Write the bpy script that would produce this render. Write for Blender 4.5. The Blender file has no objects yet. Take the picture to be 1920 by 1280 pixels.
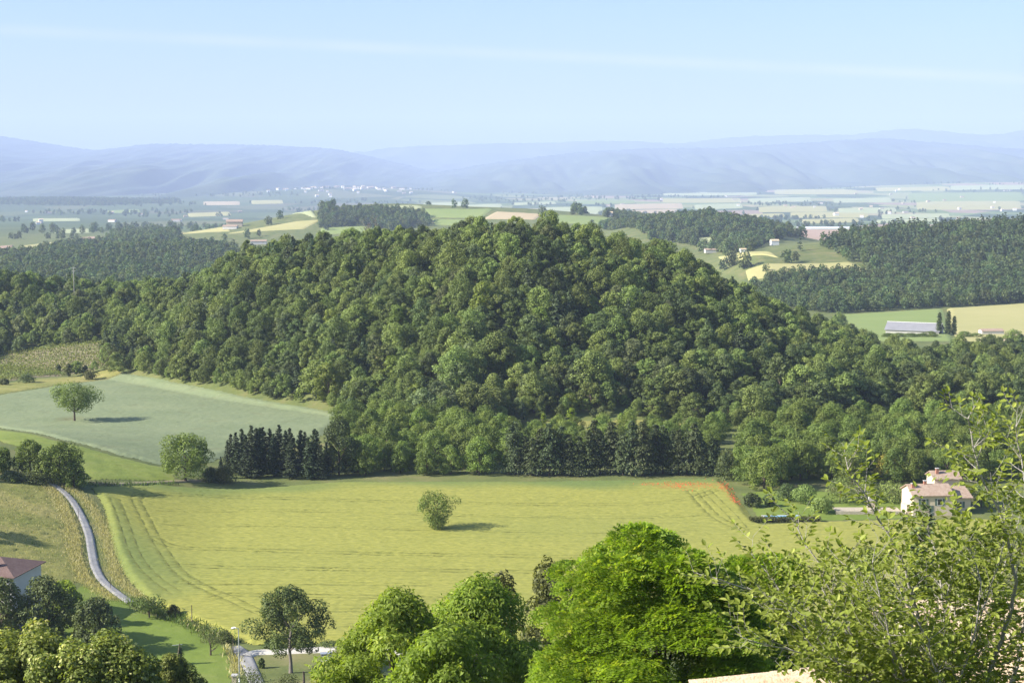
import bpy, math, random
import numpy as np
from mathutils import Vector, Matrix
R = math.radians
scene = bpy.context.scene
COL = scene.collection

# ------------------------------------------------------------------ camera
F = 2987.0; PITCH = R(6.11)
cd = bpy.data.cameras.new('camera'); cam = bpy.data.objects.new('camera', cd); COL.objects.link(cam)
cd.sensor_width = 36; cd.lens = 56.0; cd.clip_start = 0.3; cd.clip_end = 80000
cam.location = (0, 0, 0); cam.rotation_euler = (R(90) - PITCH, 0, 0)
scene.camera = cam
# ------------------------------------------------------------------ world, sun, exposure
SUN_EL = R(32); SUN_AZ_VEC = Vector((-1.0, -0.26, 0)).normalized()   # where the sun stands (left of the view)
w = bpy.data.worlds.new('World'); scene.world = w; w.use_nodes = True
nt = w.node_tree; nt.nodes.clear()
sky = nt.nodes.new('ShaderNodeTexSky'); sky.sky_type = 'NISHITA'; sky.sun_disc = False
sky.sun_elevation = SUN_EL; sky.sun_rotation = math.atan2(SUN_AZ_VEC.x, SUN_AZ_VEC.y)
sky.air_density = 1.0; sky.dust_density = 2.0; sky.ozone_density = 6.0; sky.altitude = 200
bg = nt.nodes.new('ShaderNodeBackground'); bg.inputs['Strength'].default_value = 0.095
wo = nt.nodes.new('ShaderNodeOutputWorld')
def _dir(px, py):
    a = ((px - 960) / F, -(py - 640) / F)
    return Vector((a[0], math.cos(PITCH) + a[1] * math.sin(PITCH), -math.sin(PITCH) + a[1] * math.cos(PITCH))).normalized()
_n = _dir(0, 56).cross(_dir(900, 99)).normalized()          # great circle of a faint high cirrus streak
def wn(kind, **kw):
    n = nt.nodes.new(kind)
    for k_, v_ in kw.items(): setattr(n, k_, v_)
    return n
tcw = wn('ShaderNodeTexCoord'); dp = wn('ShaderNodeVectorMath', operation='DOT_PRODUCT'); dp.inputs[1].default_value = _n; nt.links.new(tcw.outputs['Generated'], dp.inputs[0])
ab = wn('ShaderNodeMath', operation='ABSOLUTE'); nt.links.new(dp.outputs['Value'], ab.inputs[0])
mr1 = wn('ShaderNodeMapRange', interpolation_type='SMOOTHSTEP'); mr1.inputs['From Min'].default_value = .0055; mr1.inputs['From Max'].default_value = 0.0; nt.links.new(ab.outputs[0], mr1.inputs[0])
nz = wn('ShaderNodeTexNoise'); nz.inputs['Scale'].default_value = 14; nz.inputs['Detail'].default_value = 5; nt.links.new(tcw.outputs['Generated'], nz.inputs['Vector'])
m1 = wn('ShaderNodeMath', operation='MULTIPLY'); nt.links.new(mr1.outputs[0], m1.inputs[0]); nt.links.new(nz.outputs[0], m1.inputs[1])
mixc = wn('ShaderNodeMix', data_type='RGBA', blend_type='ADD'); nt.links.new(m1.outputs[0], mixc.inputs[0]); nt.links.new(sky.outputs[0], mixc.inputs[6]); mixc.inputs[7].default_value = (1.5, .9, .8, 1)
nt.links.new(mixc.outputs[2], bg.inputs[0]); nt.links.new(bg.outputs[0], wo.inputs[0])
sd = bpy.data.lights.new('sun', 'SUN'); sd.energy = 5.0; sd.angle = R(0.55); sd.color = (1.0, 0.95, 0.87)
sun = bpy.data.objects.new('sun', sd); COL.objects.link(sun)
sv = Vector((SUN_AZ_VEC.x * math.cos(SUN_EL), SUN_AZ_VEC.y * math.cos(SUN_EL), math.sin(SUN_EL)))
sun.rotation_euler = sv.to_track_quat('Z', 'Y').to_euler(); sun.location = (-200, 0, 300)
scene.view_settings.view_transform = 'Standard'; scene.view_settings.look = 'None'
scene.view_settings.exposure = 1.15; scene.view_settings.gamma = 1.0
cy = scene.cycles
cy.max_bounces = 6; cy.diffuse_bounces = 3; cy.glossy_bounces = 2; cy.transmission_bounces = 3
cy.volume_bounces = 2; cy.transparent_max_bounces = 8; cy.use_denoising = True
cy.caustics_reflective = False; cy.caustics_refractive = False
HAZE_DENSITY = 0.000076; HAZE_COL = (0.60, 0.71, 1.0, 1)

# ------------------------------------------------------------------ projection helpers
def ray(px, py):
    xc = (px - 960) / F; yc = -(py - 640) / F
    return np.array([xc, math.cos(PITCH) + yc * math.sin(PITCH), -math.sin(PITCH) + yc * math.cos(PITCH)])
def S(py):
    d = ray(960, py); return -d[2] / d[1]
def PT(px, py, Y):
    d = ray(px, py); return d * (Y / d[1])
def project(x, y, z):
    zc = y * math.cos(PITCH) - z * math.sin(PITCH); yc = y * math.sin(PITCH) + z * math.cos(PITCH)
    return 960 + F * x / zc, 640 - F * yc / zc

# ------------------------------------------------------------------ terrain height
_ty = np.arange(-80, 16000, 1.0)
_prof = [(-80, 6), (-3, -1.7), (3, -1.75), (5, -4.0), (14, -8.8), (60, -27), (130, -51), (190, -65), (214, -68), (400, -68), (600, -75), (950, -92), (2000, -98), (3000, -112), (5000, -148), (16000, -155)]
_tz = np.interp(_ty, [p[0] for p in _prof], [p[1] for p in _prof])
_sm = np.convolve(np.pad(_tz, 12, mode='edge'), np.hanning(27)[1:-1] / np.hanning(27)[1:-1].sum(), mode='valid')
_tz = np.where(_ty > 60, _sm[:len(_tz)], _tz)
def sst(t):
    t = np.clip(t, 0, 1); return t * t * (3 - 2 * t)
def floorz(y): return np.interp(y, _ty, _tz)
CREST = [(-160, 556, 740), (0, 553, 720), (150, 572, 720), (300, 568, 710), (390, 560, 700), (440, 516, 670), (500, 502, 660), (620, 490, 640), (830, 478, 610), (900, 464, 600), (1030, 460, 600), (1150, 492, 600), (1250, 508, 600), (1300, 535, 600), (1350, 560, 600), (1450, 612, 600), (1560, 652, 600), (1640, 685, 590)]
_cx = np.array([(p[0] - 960) / F * p[2] for p in CREST]); _cY = np.array([p[2] for p in CREST], float)
_cz = np.array([-S(p[1]) * p[2] for p in CREST]); _ca = np.maximum(_cz - floorz(_cY), 0); _ca[-1] = 0
_cx = np.append(_cx, [170]); _cY = np.append(_cY, [590]); _ca = np.append(_ca, [0])
BASE = [(-100, 650), (0, 655), (200, 690), (400, 735), (650, 778), (800, 800), (1000, 800), (1400, 800), (1640, 765)]
_bY = np.array([68 / S(p[1]) for p in BASE]); _bx = np.array([(p[0] - 960) / F for p in BASE]) * _bY
def crestY(x): return np.interp(x, _cx, _cY)
def baseY(x): return np.interp(x, _bx, _bY)
BUMPS = [(700, 2550, 40, 190, 260), (1000, 2350, 44, 260, 230), (1310, 1900, 40, 150, 220), (40, 7000, 24, 700, 700), (660, 9500, 50, 700, 1500),
         (520, 2300, 14, 160, 200), (330, 1750, 10, 130, 160), (1950, 10500, 75, 1500, 2000)]
PINE = [(1330, 495, 1300), (1420, 482, 1350), (1500, 466, 1400), (1600, 452, 1420), (1720, 442, 1430), (1840, 435, 1430), (1960, 428, 1430), (2100, 425, 1430)]
_px = np.array([(p[0] - 960) / F * p[2] for p in PINE]); _pz = np.array([-S(p[1]) * p[2] for p in PINE]); _pY = np.array([p[2] for p in PINE], float)
_pa = np.maximum(_pz - floorz(_pY), 0); _pa[0] = 0
def H(x, y):
    x = np.asarray(x, float); y = np.asarray(y, float)
    z = floorz(y)
    # rising ground on the left of the lane
    z = z + 11 * sst((-52 - x) / 70) * sst((y - 120) / 110) * (1 - 0.95 * sst((y - 320) / 110))
    # wooded hill
    yc = np.interp(x, _cx, _cY); yb = np.interp(x, _bx, _bY); a = np.interp(x, _cx, _ca)
    t = np.clip((y - yb) / np.maximum(yc - yb, 20), 0, 1)
    front = np.sin(t * math.pi / 2) ** 1.25
    back = 1 - sst((y - yc) / 270)
    und = 1 + 0.05 * np.sin(x / 19.0 + 1.3) * np.sin(y / 27.0)
    z = z + a * np.where(y < yc, front, back) * und
    # pine hill on the right
    a2 = np.interp(x, _px, _pa); yc2 = np.interp(x, _px, _pY)
    t2 = np.clip((y - 1040) / (yc2 - 1040), 0, 1)
    z = z + a2 * np.where(y < yc2, sst(t2 * 0.5) * 2, 1 - sst((y - yc2) / 420))
    for bx, by, bh, rx, ry in BUMPS:
        X = (bx - 960) / F * by
        z = z + bh * np.exp(-((x - X) / rx) ** 2 - ((y - by) / ry) ** 2)
    z = z + 1.2 * np.sin(x / 140 + y / 210) * sst((y - 800) / 600) + 4 * np.sin(x / 800 + 1) * np.sin(y / 900) * sst((y - 2500) / 2000)
    return z
_gy = np.concatenate([np.arange(6, 700, 0.5), np.geomspace(700, 18000, 2800)])
def G(px, py, lift=0.0):
    d = ray(px, py); X = _gy * d[0] / d[1]; Z = _gy * d[2] / d[1]
    hit = np.nonzero(Z < H(X, _gy) + lift)[0]
    i = hit[0] if len(hit) else len(_gy) - 1
    lo, hi = _gy[max(i - 1, 0)], _gy[i]
    for _ in range(24):
        m = (lo + hi) / 2
        if m * d[2] / d[1] < H(m * d[0] / d[1], m) + lift: hi = m
        else: lo = m
    return Vector((hi * d[0] / d[1], hi, float(H(hi * d[0] / d[1], hi))))

# ------------------------------------------------------------------ materials
def newmat(name):
    m = bpy.data.materials.new(name); m.use_nodes = True; t = m.node_tree; t.nodes.clear()
    return m, t, t.nodes, t.links
def N(ns, kind, **kw):
    n = ns.new(kind)
    for k, v in kw.items(): setattr(n, k, v)
    return n
def surf(name, cols, scale=1.0, rough=0.9, bump=0.0, bscale=None, detail=6, stretch=(1, 1, 1), spec=0.15, attr=None, attrcols=None):
    """noise-ramped colours on world position, optional attribute-driven second colour"""
    m, t, ns, L = newmat(name)
    geo = N(ns, 'ShaderNodeNewGeometry'); mp = N(ns, 'ShaderNodeMapping'); mp.inputs['Scale'].default_value = stretch
    L.new(geo.outputs['Position'], mp.inputs[0])
    no = N(ns, 'ShaderNodeTexNoise'); no.inputs['Scale'].default_value = scale; no.inputs['Detail'].default_value = detail
    no.inputs['Roughness'].default_value = 0.65
    L.new(mp.outputs[0], no.inputs['Vector'])
    cr = N(ns, 'ShaderNodeValToRGB'); el = cr.color_ramp.elements
    n = len(cols)
    while len(el) < n: el.new(0.5)
    for i, c in enumerate(cols):
        el[i].position = 0.3 + 0.4 * i / max(n - 1, 1); el[i].color = (*c, 1)
    L.new(no.outputs[0], cr.inputs[0]); out = cr.outputs[0]
    for an, ac in (attr or []):
        a = N(ns, 'ShaderNodeAttribute', attribute_name=an); mx = N(ns, 'ShaderNodeMix', data_type='RGBA')
        L.new(a.outputs['Fac'], mx.inputs[0]); L.new(out, mx.inputs[6]); mx.inputs[7].default_value = (*ac, 1); out = mx.outputs[2]
    p = N(ns, 'ShaderNodeBsdfPrincipled'); p.inputs['Roughness'].default_value = rough; p.inputs['Specular IOR Level'].default_value = spec
    L.new(out, p.inputs['Base Color'])
    if bump:
        nb = N(ns, 'ShaderNodeTexNoise'); nb.inputs['Scale'].default_value = bscale or scale * 6; nb.inputs['Detail'].default_value = 4
        L.new(geo.outputs['Position'], nb.inputs['Vector'])
        b = N(ns, 'ShaderNodeBump'); b.inputs['Strength'].default_value = bump; b.inputs['Distance'].default_value = 0.1
        L.new(nb.outputs[0], b.inputs['Height']); L.new(b.outputs[0], p.inputs['Normal'])
    o = N(ns, 'ShaderNodeOutputMaterial'); L.new(p.outputs[0], o.inputs[0])
    return m
def leafmat(name, col, hue=0.03, val=0.35, leafval=0.7, trans=0.3, tcol=None, rough=0.6, tip=None, spec=0.25):
    """leaf colour; varies a little by tree (object random) and leaf by leaf (face attribute v)"""
    m, t, ns, L = newmat(name)
    oi = N(ns, 'ShaderNodeObjectInfo'); at = N(ns, 'ShaderNodeAttribute', attribute_name='v')
    hs = N(ns, 'ShaderNodeHueSaturation')
    c_in = hs.inputs['Color']; c_in.default_value = (*col, 1)
    if tip:
        mx = N(ns, 'ShaderNodeMix', data_type='RGBA'); mr0 = N(ns, 'ShaderNodeMapRange')
        mr0.inputs['From Min'].default_value = 0.72; mr0.inputs['From Max'].default_value = 0.98
        L.new(at.outputs['Fac'], mr0.inputs[0]); L.new(mr0.outputs[0], mx.inputs[0]); mx.inputs[6].default_value = (*col, 1); mx.inputs[7].default_value = (*tip, 1)
        L.new(mx.outputs[2], c_in)
    h = N(ns, 'ShaderNodeMapRange'); h.inputs['To Min'].default_value = 0.5 - hue; h.inputs['To Max'].default_value = 0.5 + hue
    L.new(oi.outputs['Random'], h.inputs[0]); L.new(h.outputs[0], hs.inputs['Hue'])
    fr = N(ns, 'ShaderNodeMath', operation='FRACT'); mu = N(ns, 'ShaderNodeMath', operation='MULTIPLY'); mu.inputs[1].default_value = 7.31
    L.new(oi.outputs['Random'], mu.inputs[0]); L.new(mu.outputs[0], fr.inputs[0])
    v1 = N(ns, 'ShaderNodeMapRange'); v1.inputs['To Min'].default_value = 1 - val; v1.inputs['To Max'].default_value = 1 + val
    L.new(fr.outputs[0], v1.inputs[0])
    v2 = N(ns, 'ShaderNodeMapRange'); v2.inputs['To Min'].default_value = 1 - leafval * 0.5; v2.inputs['To Max'].default_value = 1 + leafval * 0.5
    L.new(at.outputs['Fac'], v2.inputs[0])
    vm = N(ns, 'ShaderNodeMath', operation='MULTIPLY'); L.new(v1.outputs[0], vm.inputs[0]); L.new(v2.outputs[0], vm.inputs[1])
    L.new(vm.outputs[0], hs.inputs['Value'])
    p = N(ns, 'ShaderNodeBsdfPrincipled'); p.inputs['Roughness'].default_value = rough; p.inputs['Specular IOR Level'].default_value = spec
    L.new(hs.outputs[0], p.inputs['Base Color'])
    tr = N(ns, 'ShaderNodeBsdfTranslucent'); mc = N(ns, 'ShaderNodeMix', data_type='RGBA', blend_type='MULTIPLY'); mc.inputs[0].default_value = 1
    L.new(hs.outputs[0], mc.inputs[6]); mc.inputs[7].default_value = (*(tcol or (1.5, 1.5, 0.6)), 1); L.new(mc.outputs[2], tr.inputs[0])
    ms = N(ns, 'ShaderNodeMixShader'); ms.inputs[0].default_value = trans
    L.new(p.outputs[0], ms.inputs[1]); L.new(tr.outputs[0], ms.inputs[2])
    o = N(ns, 'ShaderNodeOutputMaterial'); L.new(ms.outputs[0], o.inputs[0])
    return m
def plain(name, col, rough=0.6, metal=0.0, spec=0.4, var=0.12, scale=3.0):
    c2 = tuple(min(1, c * (1 + var)) for c in col); c1 = tuple(c * (1 - var) for c in col)
    m = surf(name, [c1, col, c2], scale=scale, rough=rough, spec=spec)
    for n in m.node_tree.nodes:
        if n.type == 'BSDF_PRINCIPLED': n.inputs['Metallic'].default_value = metal
    return m

M = {}
M['oak'] = leafmat('oak_leaves', (0.165, 0.210, 0.050), hue=0.014, val=0.38, leafval=0.6, trans=.2)
M['oak_dark'] = leafmat('dark_oak_leaves', (0.092, 0.124, 0.036), hue=0.014, val=0.35, leafval=0.6, trans=.18)
M['oak_grey'] = leafmat('grey_green_leaves', (0.150, 0.180, 0.070), hue=0.02, val=0.25, leafval=0.7)
M['oak_yellow'] = leafmat('yellow_green_leaves', (0.165, 0.209, 0.033), hue=0.015, val=0.2, leafval=0.7)
M['robinia'] = leafmat('robinia_leaves', (0.160, 0.210, 0.044), hue=0.012, val=0.25, leafval=0.7)
M['sapling'] = leafmat('sapling_leaves', (0.22, 0.30, 0.03), hue=0.01, val=0.15, leafval=0.6)
M['fir'] = leafmat('fir_needles', (0.076, 0.098, 0.034), hue=0.02, val=0.25, leafval=0.9, trans=0.08)
M['cypress'] = leafmat('cypress_needles', (0.046, 0.066, 0.024), hue=0.02, val=0.2, leafval=0.8, trans=0.05)
M['pine'] = leafmat('pine_needles', (0.075, 0.105, 0.042), hue=0.02, val=0.3, leafval=0.8, trans=0.1)
M['far'] = leafmat('far_leaves', (0.095, 0.130, 0.040), hue=0.03, val=0.35, leafval=0.6)
M['field_tree'] = leafmat('field_tree_leaves', (0.150, 0.190, 0.040), hue=0.01, val=0.1, leafval=0.9)
M['chestnut'] = leafmat('chestnut_leaves', (0.108, 0.135, 0.040), hue=0.01, val=0.15, leafval=0.9, trans=0.2)
M['linden'] = leafmat('linden_leaves', (0.085, 0.115, 0.028), hue=0.01, val=0.1, leafval=0.9, trans=0.25)
M['locust'] = leafmat('locust_leaves', (0.205, 0.300, 0.028), hue=0.008, val=0.05, leafval=0.8, trans=0.5, tip=(0.27, 0.31, 0.04))
M['ash'] = leafmat('ash_leaves', (0.200, 0.275, 0.038), hue=0.008, val=0.08, leafval=0.9, trans=0.45, tip=(0.28, 0.32, 0.06))
M['cream'] = leafmat('cream_tipped_leaves', (0.180, 0.220, 0.042), hue=0.008, val=0.08, leafval=0.9, trans=0.3, tip=(0.42, 0.40, 0.15))
M['umbrella'] = leafmat('umbrella_pine_needles', (0.150, 0.170, 0.030), hue=0.008, val=0.08, leafval=0.9, trans=0.2)
M['elm'] = leafmat('elm_leaves', (0.225, 0.270, 0.042), hue=0.008, val=0.05, leafval=0.9, trans=0.45, rough=0.55, tip=(0.34, 0.36, 0.09), spec=0.2)
M['shrub'] = leafmat('shrub_leaves', (0.115, 0.135, 0.045), hue=0.03, val=0.25, leafval=0.8)
M['vine'] = leafmat('vine_leaves', (0.19, 0.22, 0.06), hue=0.01, val=0.15, leafval=0.7)
M['dry_grass'] = leafmat('dry_grass_blades', (0.44, 0.39, 0.20), hue=0.01, val=0.1, leafval=0.7, trans=0.3)
M['green_grass'] = leafmat('green_grass_blades', (0.12, 0.17, 0.035), hue=0.01, val=0.1, leafval=0.7, trans=0.3)
M['poppy'] = leafmat('poppy_petals', (0.62, 0.045, 0.015), hue=0.005, val=0.1, leafval=0.5, trans=0.3, tcol=(1.2, 1, 1))
M['bark'] = surf('bark', [(0.06, 0.045, 0.032), (0.13, 0.10, 0.075)], scale=9, bump=0.6, stretch=(1, 1, 0.25))
M['bark_pale'] = surf('pale_bark', [(0.30, 0.27, 0.22), (0.48, 0.44, 0.38)], scale=14, bump=0.5, stretch=(1, 1, 0.4))
M['bark_grey'] = surf('grey_bark', [(0.14, 0.12, 0.10), (0.24, 0.21, 0.18)], scale=8, bump=0.5, stretch=(1, 1, 0.25))
M['ground'] = surf('meadow_ground', [(0.085, 0.11, 0.035), (0.13, 0.15, 0.045), (0.20, 0.18, 0.075)], scale=0.09, bump=0.8, bscale=1.4, detail=9)
def far_patchwork(m):
    ns = m.node_tree.nodes; L = m.node_tree.links
    p = [n for n in ns if n.type == 'BSDF_PRINCIPLED'][0]; src = p.inputs['Base Color'].links[0].from_socket
    geo = N(ns, 'ShaderNodeNewGeometry'); mp = N(ns, 'ShaderNodeMapping'); mp.inputs['Scale'].default_value = (1, .45, 0); mp.inputs['Rotation'].default_value = (0, 0, .25)
    L.new(geo.outputs['Position'], mp.inputs[0]); vo = N(ns, 'ShaderNodeTexVoronoi'); vo.inputs['Scale'].default_value = .0042; L.new(mp.outputs[0], vo.inputs['Vector'])
    cr = N(ns, 'ShaderNodeValToRGB'); cr.color_ramp.interpolation = 'CONSTANT'; el = cr.color_ramp.elements
    cs = [(0, (.06, .085, .03)), (.3, (.15, .19, .06)), (.45, (.09, .12, .04)), (.58, (.26, .27, .11)), (.7, (.17, .22, .08)), (.8, (.33, .29, .15)), (.9, (.30, .22, .15))]
    while len(el) < len(cs): el.new(.5)
    for e, (q, c) in zip(el, cs): e.position = q; e.color = (*c, 1)
    se = N(ns, 'ShaderNodeSeparateColor'); L.new(vo.outputs['Color'], se.inputs[0]); L.new(se.outputs[0], cr.inputs[0])
    sx = N(ns, 'ShaderNodeSeparateXYZ'); L.new(geo.outputs['Position'], sx.inputs[0]); mw = N(ns, 'ShaderNodeMapRange'); mw.inputs['From Min'].default_value = 300; mw.inputs['From Max'].default_value = -900; mw.inputs['To Max'].default_value = .8; L.new(sx.outputs['X'], mw.inputs[0])
    mxw = N(ns, 'ShaderNodeMix', data_type='RGBA'); L.new(mw.outputs[0], mxw.inputs[0]); L.new(cr.outputs[0], mxw.inputs[6]); mxw.inputs[7].default_value = (.07, .095, .035, 1)
    mr = N(ns, 'ShaderNodeMapRange'); mr.inputs['From Min'].default_value = 2500; mr.inputs['From Max'].default_value = 3200
    L.new(sx.outputs['Y'], mr.inputs[0]); mx = N(ns, 'ShaderNodeMix', data_type='RGBA'); L.new(mr.outputs[0], mx.inputs[0]); L.new(src, mx.inputs[6]); L.new(mxw.outputs[2], mx.inputs[7]); L.new(mx.outputs[2], p.inputs['Base Color'])
far_patchwork(M['ground'])
M['wheat'] = surf('wheat', [(0.196, 0.202, 0.044), (0.264, 0.260, 0.055), (0.332, 0.312, 0.070)], scale=2.4, detail=4, stretch=(0.3, 1, 1), bump=0.0,
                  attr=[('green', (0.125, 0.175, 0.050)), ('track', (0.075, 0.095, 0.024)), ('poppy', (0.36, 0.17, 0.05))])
M['rut'] = surf('rut_stalks', [(0.125, 0.14, 0.034), (0.19, 0.19, 0.045)], scale=1.5)
M['oats'] = surf('blue_green_oats', [(0.165, 0.198, 0.098), (0.188, 0.220, 0.112), (0.215, 0.242, 0.122)], scale=0.07, detail=9, bump=0.7, bscale=2.2,
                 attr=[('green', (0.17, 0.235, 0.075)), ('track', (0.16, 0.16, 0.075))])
M['strip'] = surf('bright_grass', [(0.16, 0.205, 0.04), (0.21, 0.25, 0.05), (0.25, 0.265, 0.07)], scale=0.12, detail=9, bump=0.8, bscale=2)
M['lawn'] = surf('lawn', [(0.120, 0.165, 0.026), (0.150, 0.200, 0.034), (0.185, 0.215, 0.050)], scale=0.14, detail=8, bump=0.5, bscale=3)
M['meadow'] = surf('dry_meadow', [(0.16, 0.175, 0.042), (0.235, 0.225, 0.065), (0.33, 0.28, 0.10)], scale=0.085, detail=10, bump=1.0, bscale=1.6, stretch=(0.6, 1, 1))
M['asphalt'] = surf('lane_asphalt', [(0.20, 0.195, 0.19), (0.34, 0.325, 0.30)], scale=0.6, rough=0.75, bump=0.3, spec=0.4)
M['gravel'] = surf('white_gravel', [(0.46, 0.42, 0.35), (0.60, 0.56, 0.48)], scale=0.9, bump=0.5, bscale=6)
M['earth'] = surf('vineyard_earth', [(0.21, 0.175, 0.11), (0.30, 0.25, 0.16)], scale=0.4, bump=0.6)
M['render_wall'] = plain('cream_render', (0.58, 0.48, 0.34), rough=0.9, var=0.08, scale=0.8)
M['grey_wall'] = plain('grey_render', (0.58, 0.55, 0.50), rough=0.9, var=0.06, scale=0.8)
M['roof'] = surf('weathered_red_tile', [(0.30, 0.205, 0.145), (0.36, 0.26, 0.19), (0.43, 0.335, 0.25)], scale=1.6, rough=0.9, bump=0.6, bscale=5)
M['roof_red'] = surf('red_tile', [(0.14, 0.088, 0.072), (0.19, 0.13, 0.11)], scale=1.2, rough=0.85, bump=0.5, bscale=5)
M['tile'] = surf('sunbleached_tile', [(0.50, 0.33, 0.19), (0.62, 0.47, 0.30), (0.68, 0.57, 0.40)], scale=4, rough=0.95, bump=0.4, bscale=30)
M['stone'] = surf('pale_stone', [(0.34, 0.29, 0.21), (0.52, 0.45, 0.34)], scale=2.2, rough=0.95, bump=0.7, bscale=9)
M['white'] = plain('white_paint', (0.75, 0.74, 0.70), rough=0.5, var=0.04)
M['glass'] = plain('dark_glass', (0.03, 0.035, 0.045), rough=0.08, spec=0.6)
M['shutter'] = plain('green_shutter', (0.10, 0.14, 0.11), rough=0.6)
M['metal'] = plain('galvanised_steel', (0.50, 0.51, 0.52), rough=0.4, metal=0.6)
M['wood'] = surf('weathered_wood', [(0.13, 0.10, 0.075), (0.22, 0.18, 0.14)], scale=6, stretch=(1, 1, 0.15), rough=0.9)
M['barnroof'] = plain('grey_sheet_roof', (0.24, 0.235, 0.24), rough=0.6, var=0.1, scale=0.3)
M['concrete'] = plain('concrete', (0.42, 0.40, 0.37), rough=0.9, scale=1.5)
M['brick'] = plain('brick', (0.33, 0.15, 0.10), rough=0.9, scale=6)
M['pool'] = plain('pool_cover', (0.20, 0.42, 0.55), rough=0.3, var=0.05)
M['carpaint'] = plain('silver_car_paint', (0.42, 0.44, 0.47), rough=0.25, metal=0.5, var=0.02)
M['rubber'] = plain('black_rubber', (0.03, 0.03, 0.03), rough=0.8)
M['terracotta_field'] = surf('bare_soil', [(0.34, 0.23, 0.16), (0.42, 0.30, 0.21)], scale=0.02)
M['f_wheat'] = surf('far_ripe_crop', [(0.34, 0.32, 0.12), (0.40, 0.36, 0.15)], scale=0.015)
M['f_straw'] = surf('far_straw', [(0.40, 0.31, 0.18), (0.46, 0.37, 0.22)], scale=0.015)
M['f_green'] = surf('far_green_crop', [(0.19, 0.245, 0.07), (0.24, 0.28, 0.09)], scale=0.015)
M['f_pale'] = surf('far_pale_crop', [(0.32, 0.35, 0.17), (0.38, 0.39, 0.20)], scale=0.015)
M['mountain'] = surf('wooded_mountain', [(0.035, 0.055, 0.025), (0.060, 0.080, 0.035), (0.10, 0.11, 0.06)], scale=0.0012, detail=12)
M['greenhouse'] = plain('greenhouse_film', (0.72, 0.72, 0.70), rough=0.4, var=0.03)

# ------------------------------------------------------------------ mesh helpers
def tag(o, label=None, cat=None, group=None, kind=None):
    if label: o['label'] = label
    if cat: o['category'] = cat
    if group: o['group'] = group
    if kind: o['kind'] = kind
    return o
def quads_mesh(name, V, mat, v=None, tri=False):
    """V: (n*4,3) array of separate quads"""
    k = 3 if tri else 4
    n = len(V) // k
    me = bpy.data.meshes.new(name)
    me.vertices.add(n * k); me.vertices.foreach_set('co', np.ascontiguousarray(V, dtype=np.float32).ravel())
    me.loops.add(n * k); me.loops.foreach_set('vertex_index', np.arange(n * k, dtype=np.int32))
    me.polygons.add(n); me.polygons.foreach_set('loop_start', np.arange(0, n * k, k, dtype=np.int32))
    me.update(calc_edges=True)
    if v is not None:
        a = me.attributes.new('v', 'FLOAT', 'FACE'); a.data.foreach_set('value', np.ascontiguousarray(v, dtype=np.float32))
    me.materials.append(mat)
    return me
def grid_mesh(name, X, Y, Z, mat, keep=None, attrs=None, smooth=True):
    r, c = X.shape
    V = np.stack([X, Y, Z], -1).reshape(-1, 3)
    idx = np.arange(r * c).reshape(r, c)
    q = np.stack([idx[:-1, :-1], idx[:-1, 1:], idx[1:, 1:], idx[1:, :-1]], -1).reshape(-1, 4)
    if keep is not None: q = q[keep.reshape(-1)]
    used = np.unique(q); remap = np.full(r * c, -1); remap[used] = np.arange(len(used)); q = remap[q]; V = V[used]
    me = bpy.data.meshes.new(name)
    me.vertices.add(len(V)); me.vertices.foreach_set('co', V.astype(np.float32).ravel())
    me.loops.add(q.size); me.loops.foreach_set('vertex_index', q.astype(np.int32).ravel())
    me.polygons.add(len(q)); me.polygons.foreach_set('loop_start', np.arange(0, q.size, 4, dtype=np.int32))
    me.update(calc_edges=True)
    if smooth: me.polygons.foreach_set('use_smooth', np.ones(len(q), bool))
    for k, a in (attrs or {}).items():
        at = me.attributes.new(k, 'FLOAT', 'POINT'); at.data.foreach_set('value', a.reshape(-1)[used].astype(np.float32))
    me.materials.append(mat)
    return me
def link(name, me, parent=None, loc=None):
    o = bpy.data.objects.new(name, me); COL.objects.link(o)
    if parent is not None: o.parent = parent
    if loc is not None: o.location = loc
    return o
def empty(name, loc, rz=0.0, sc=1.0):
    o = bpy.data.objects.new(name, None); COL.objects.link(o); o.location = loc; o.rotation_euler = (0, 0, rz); o.scale = (sc, sc, sc) if not hasattr(sc, '__len__') else sc
    o.empty_display_size = 0.5
    return o
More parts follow.
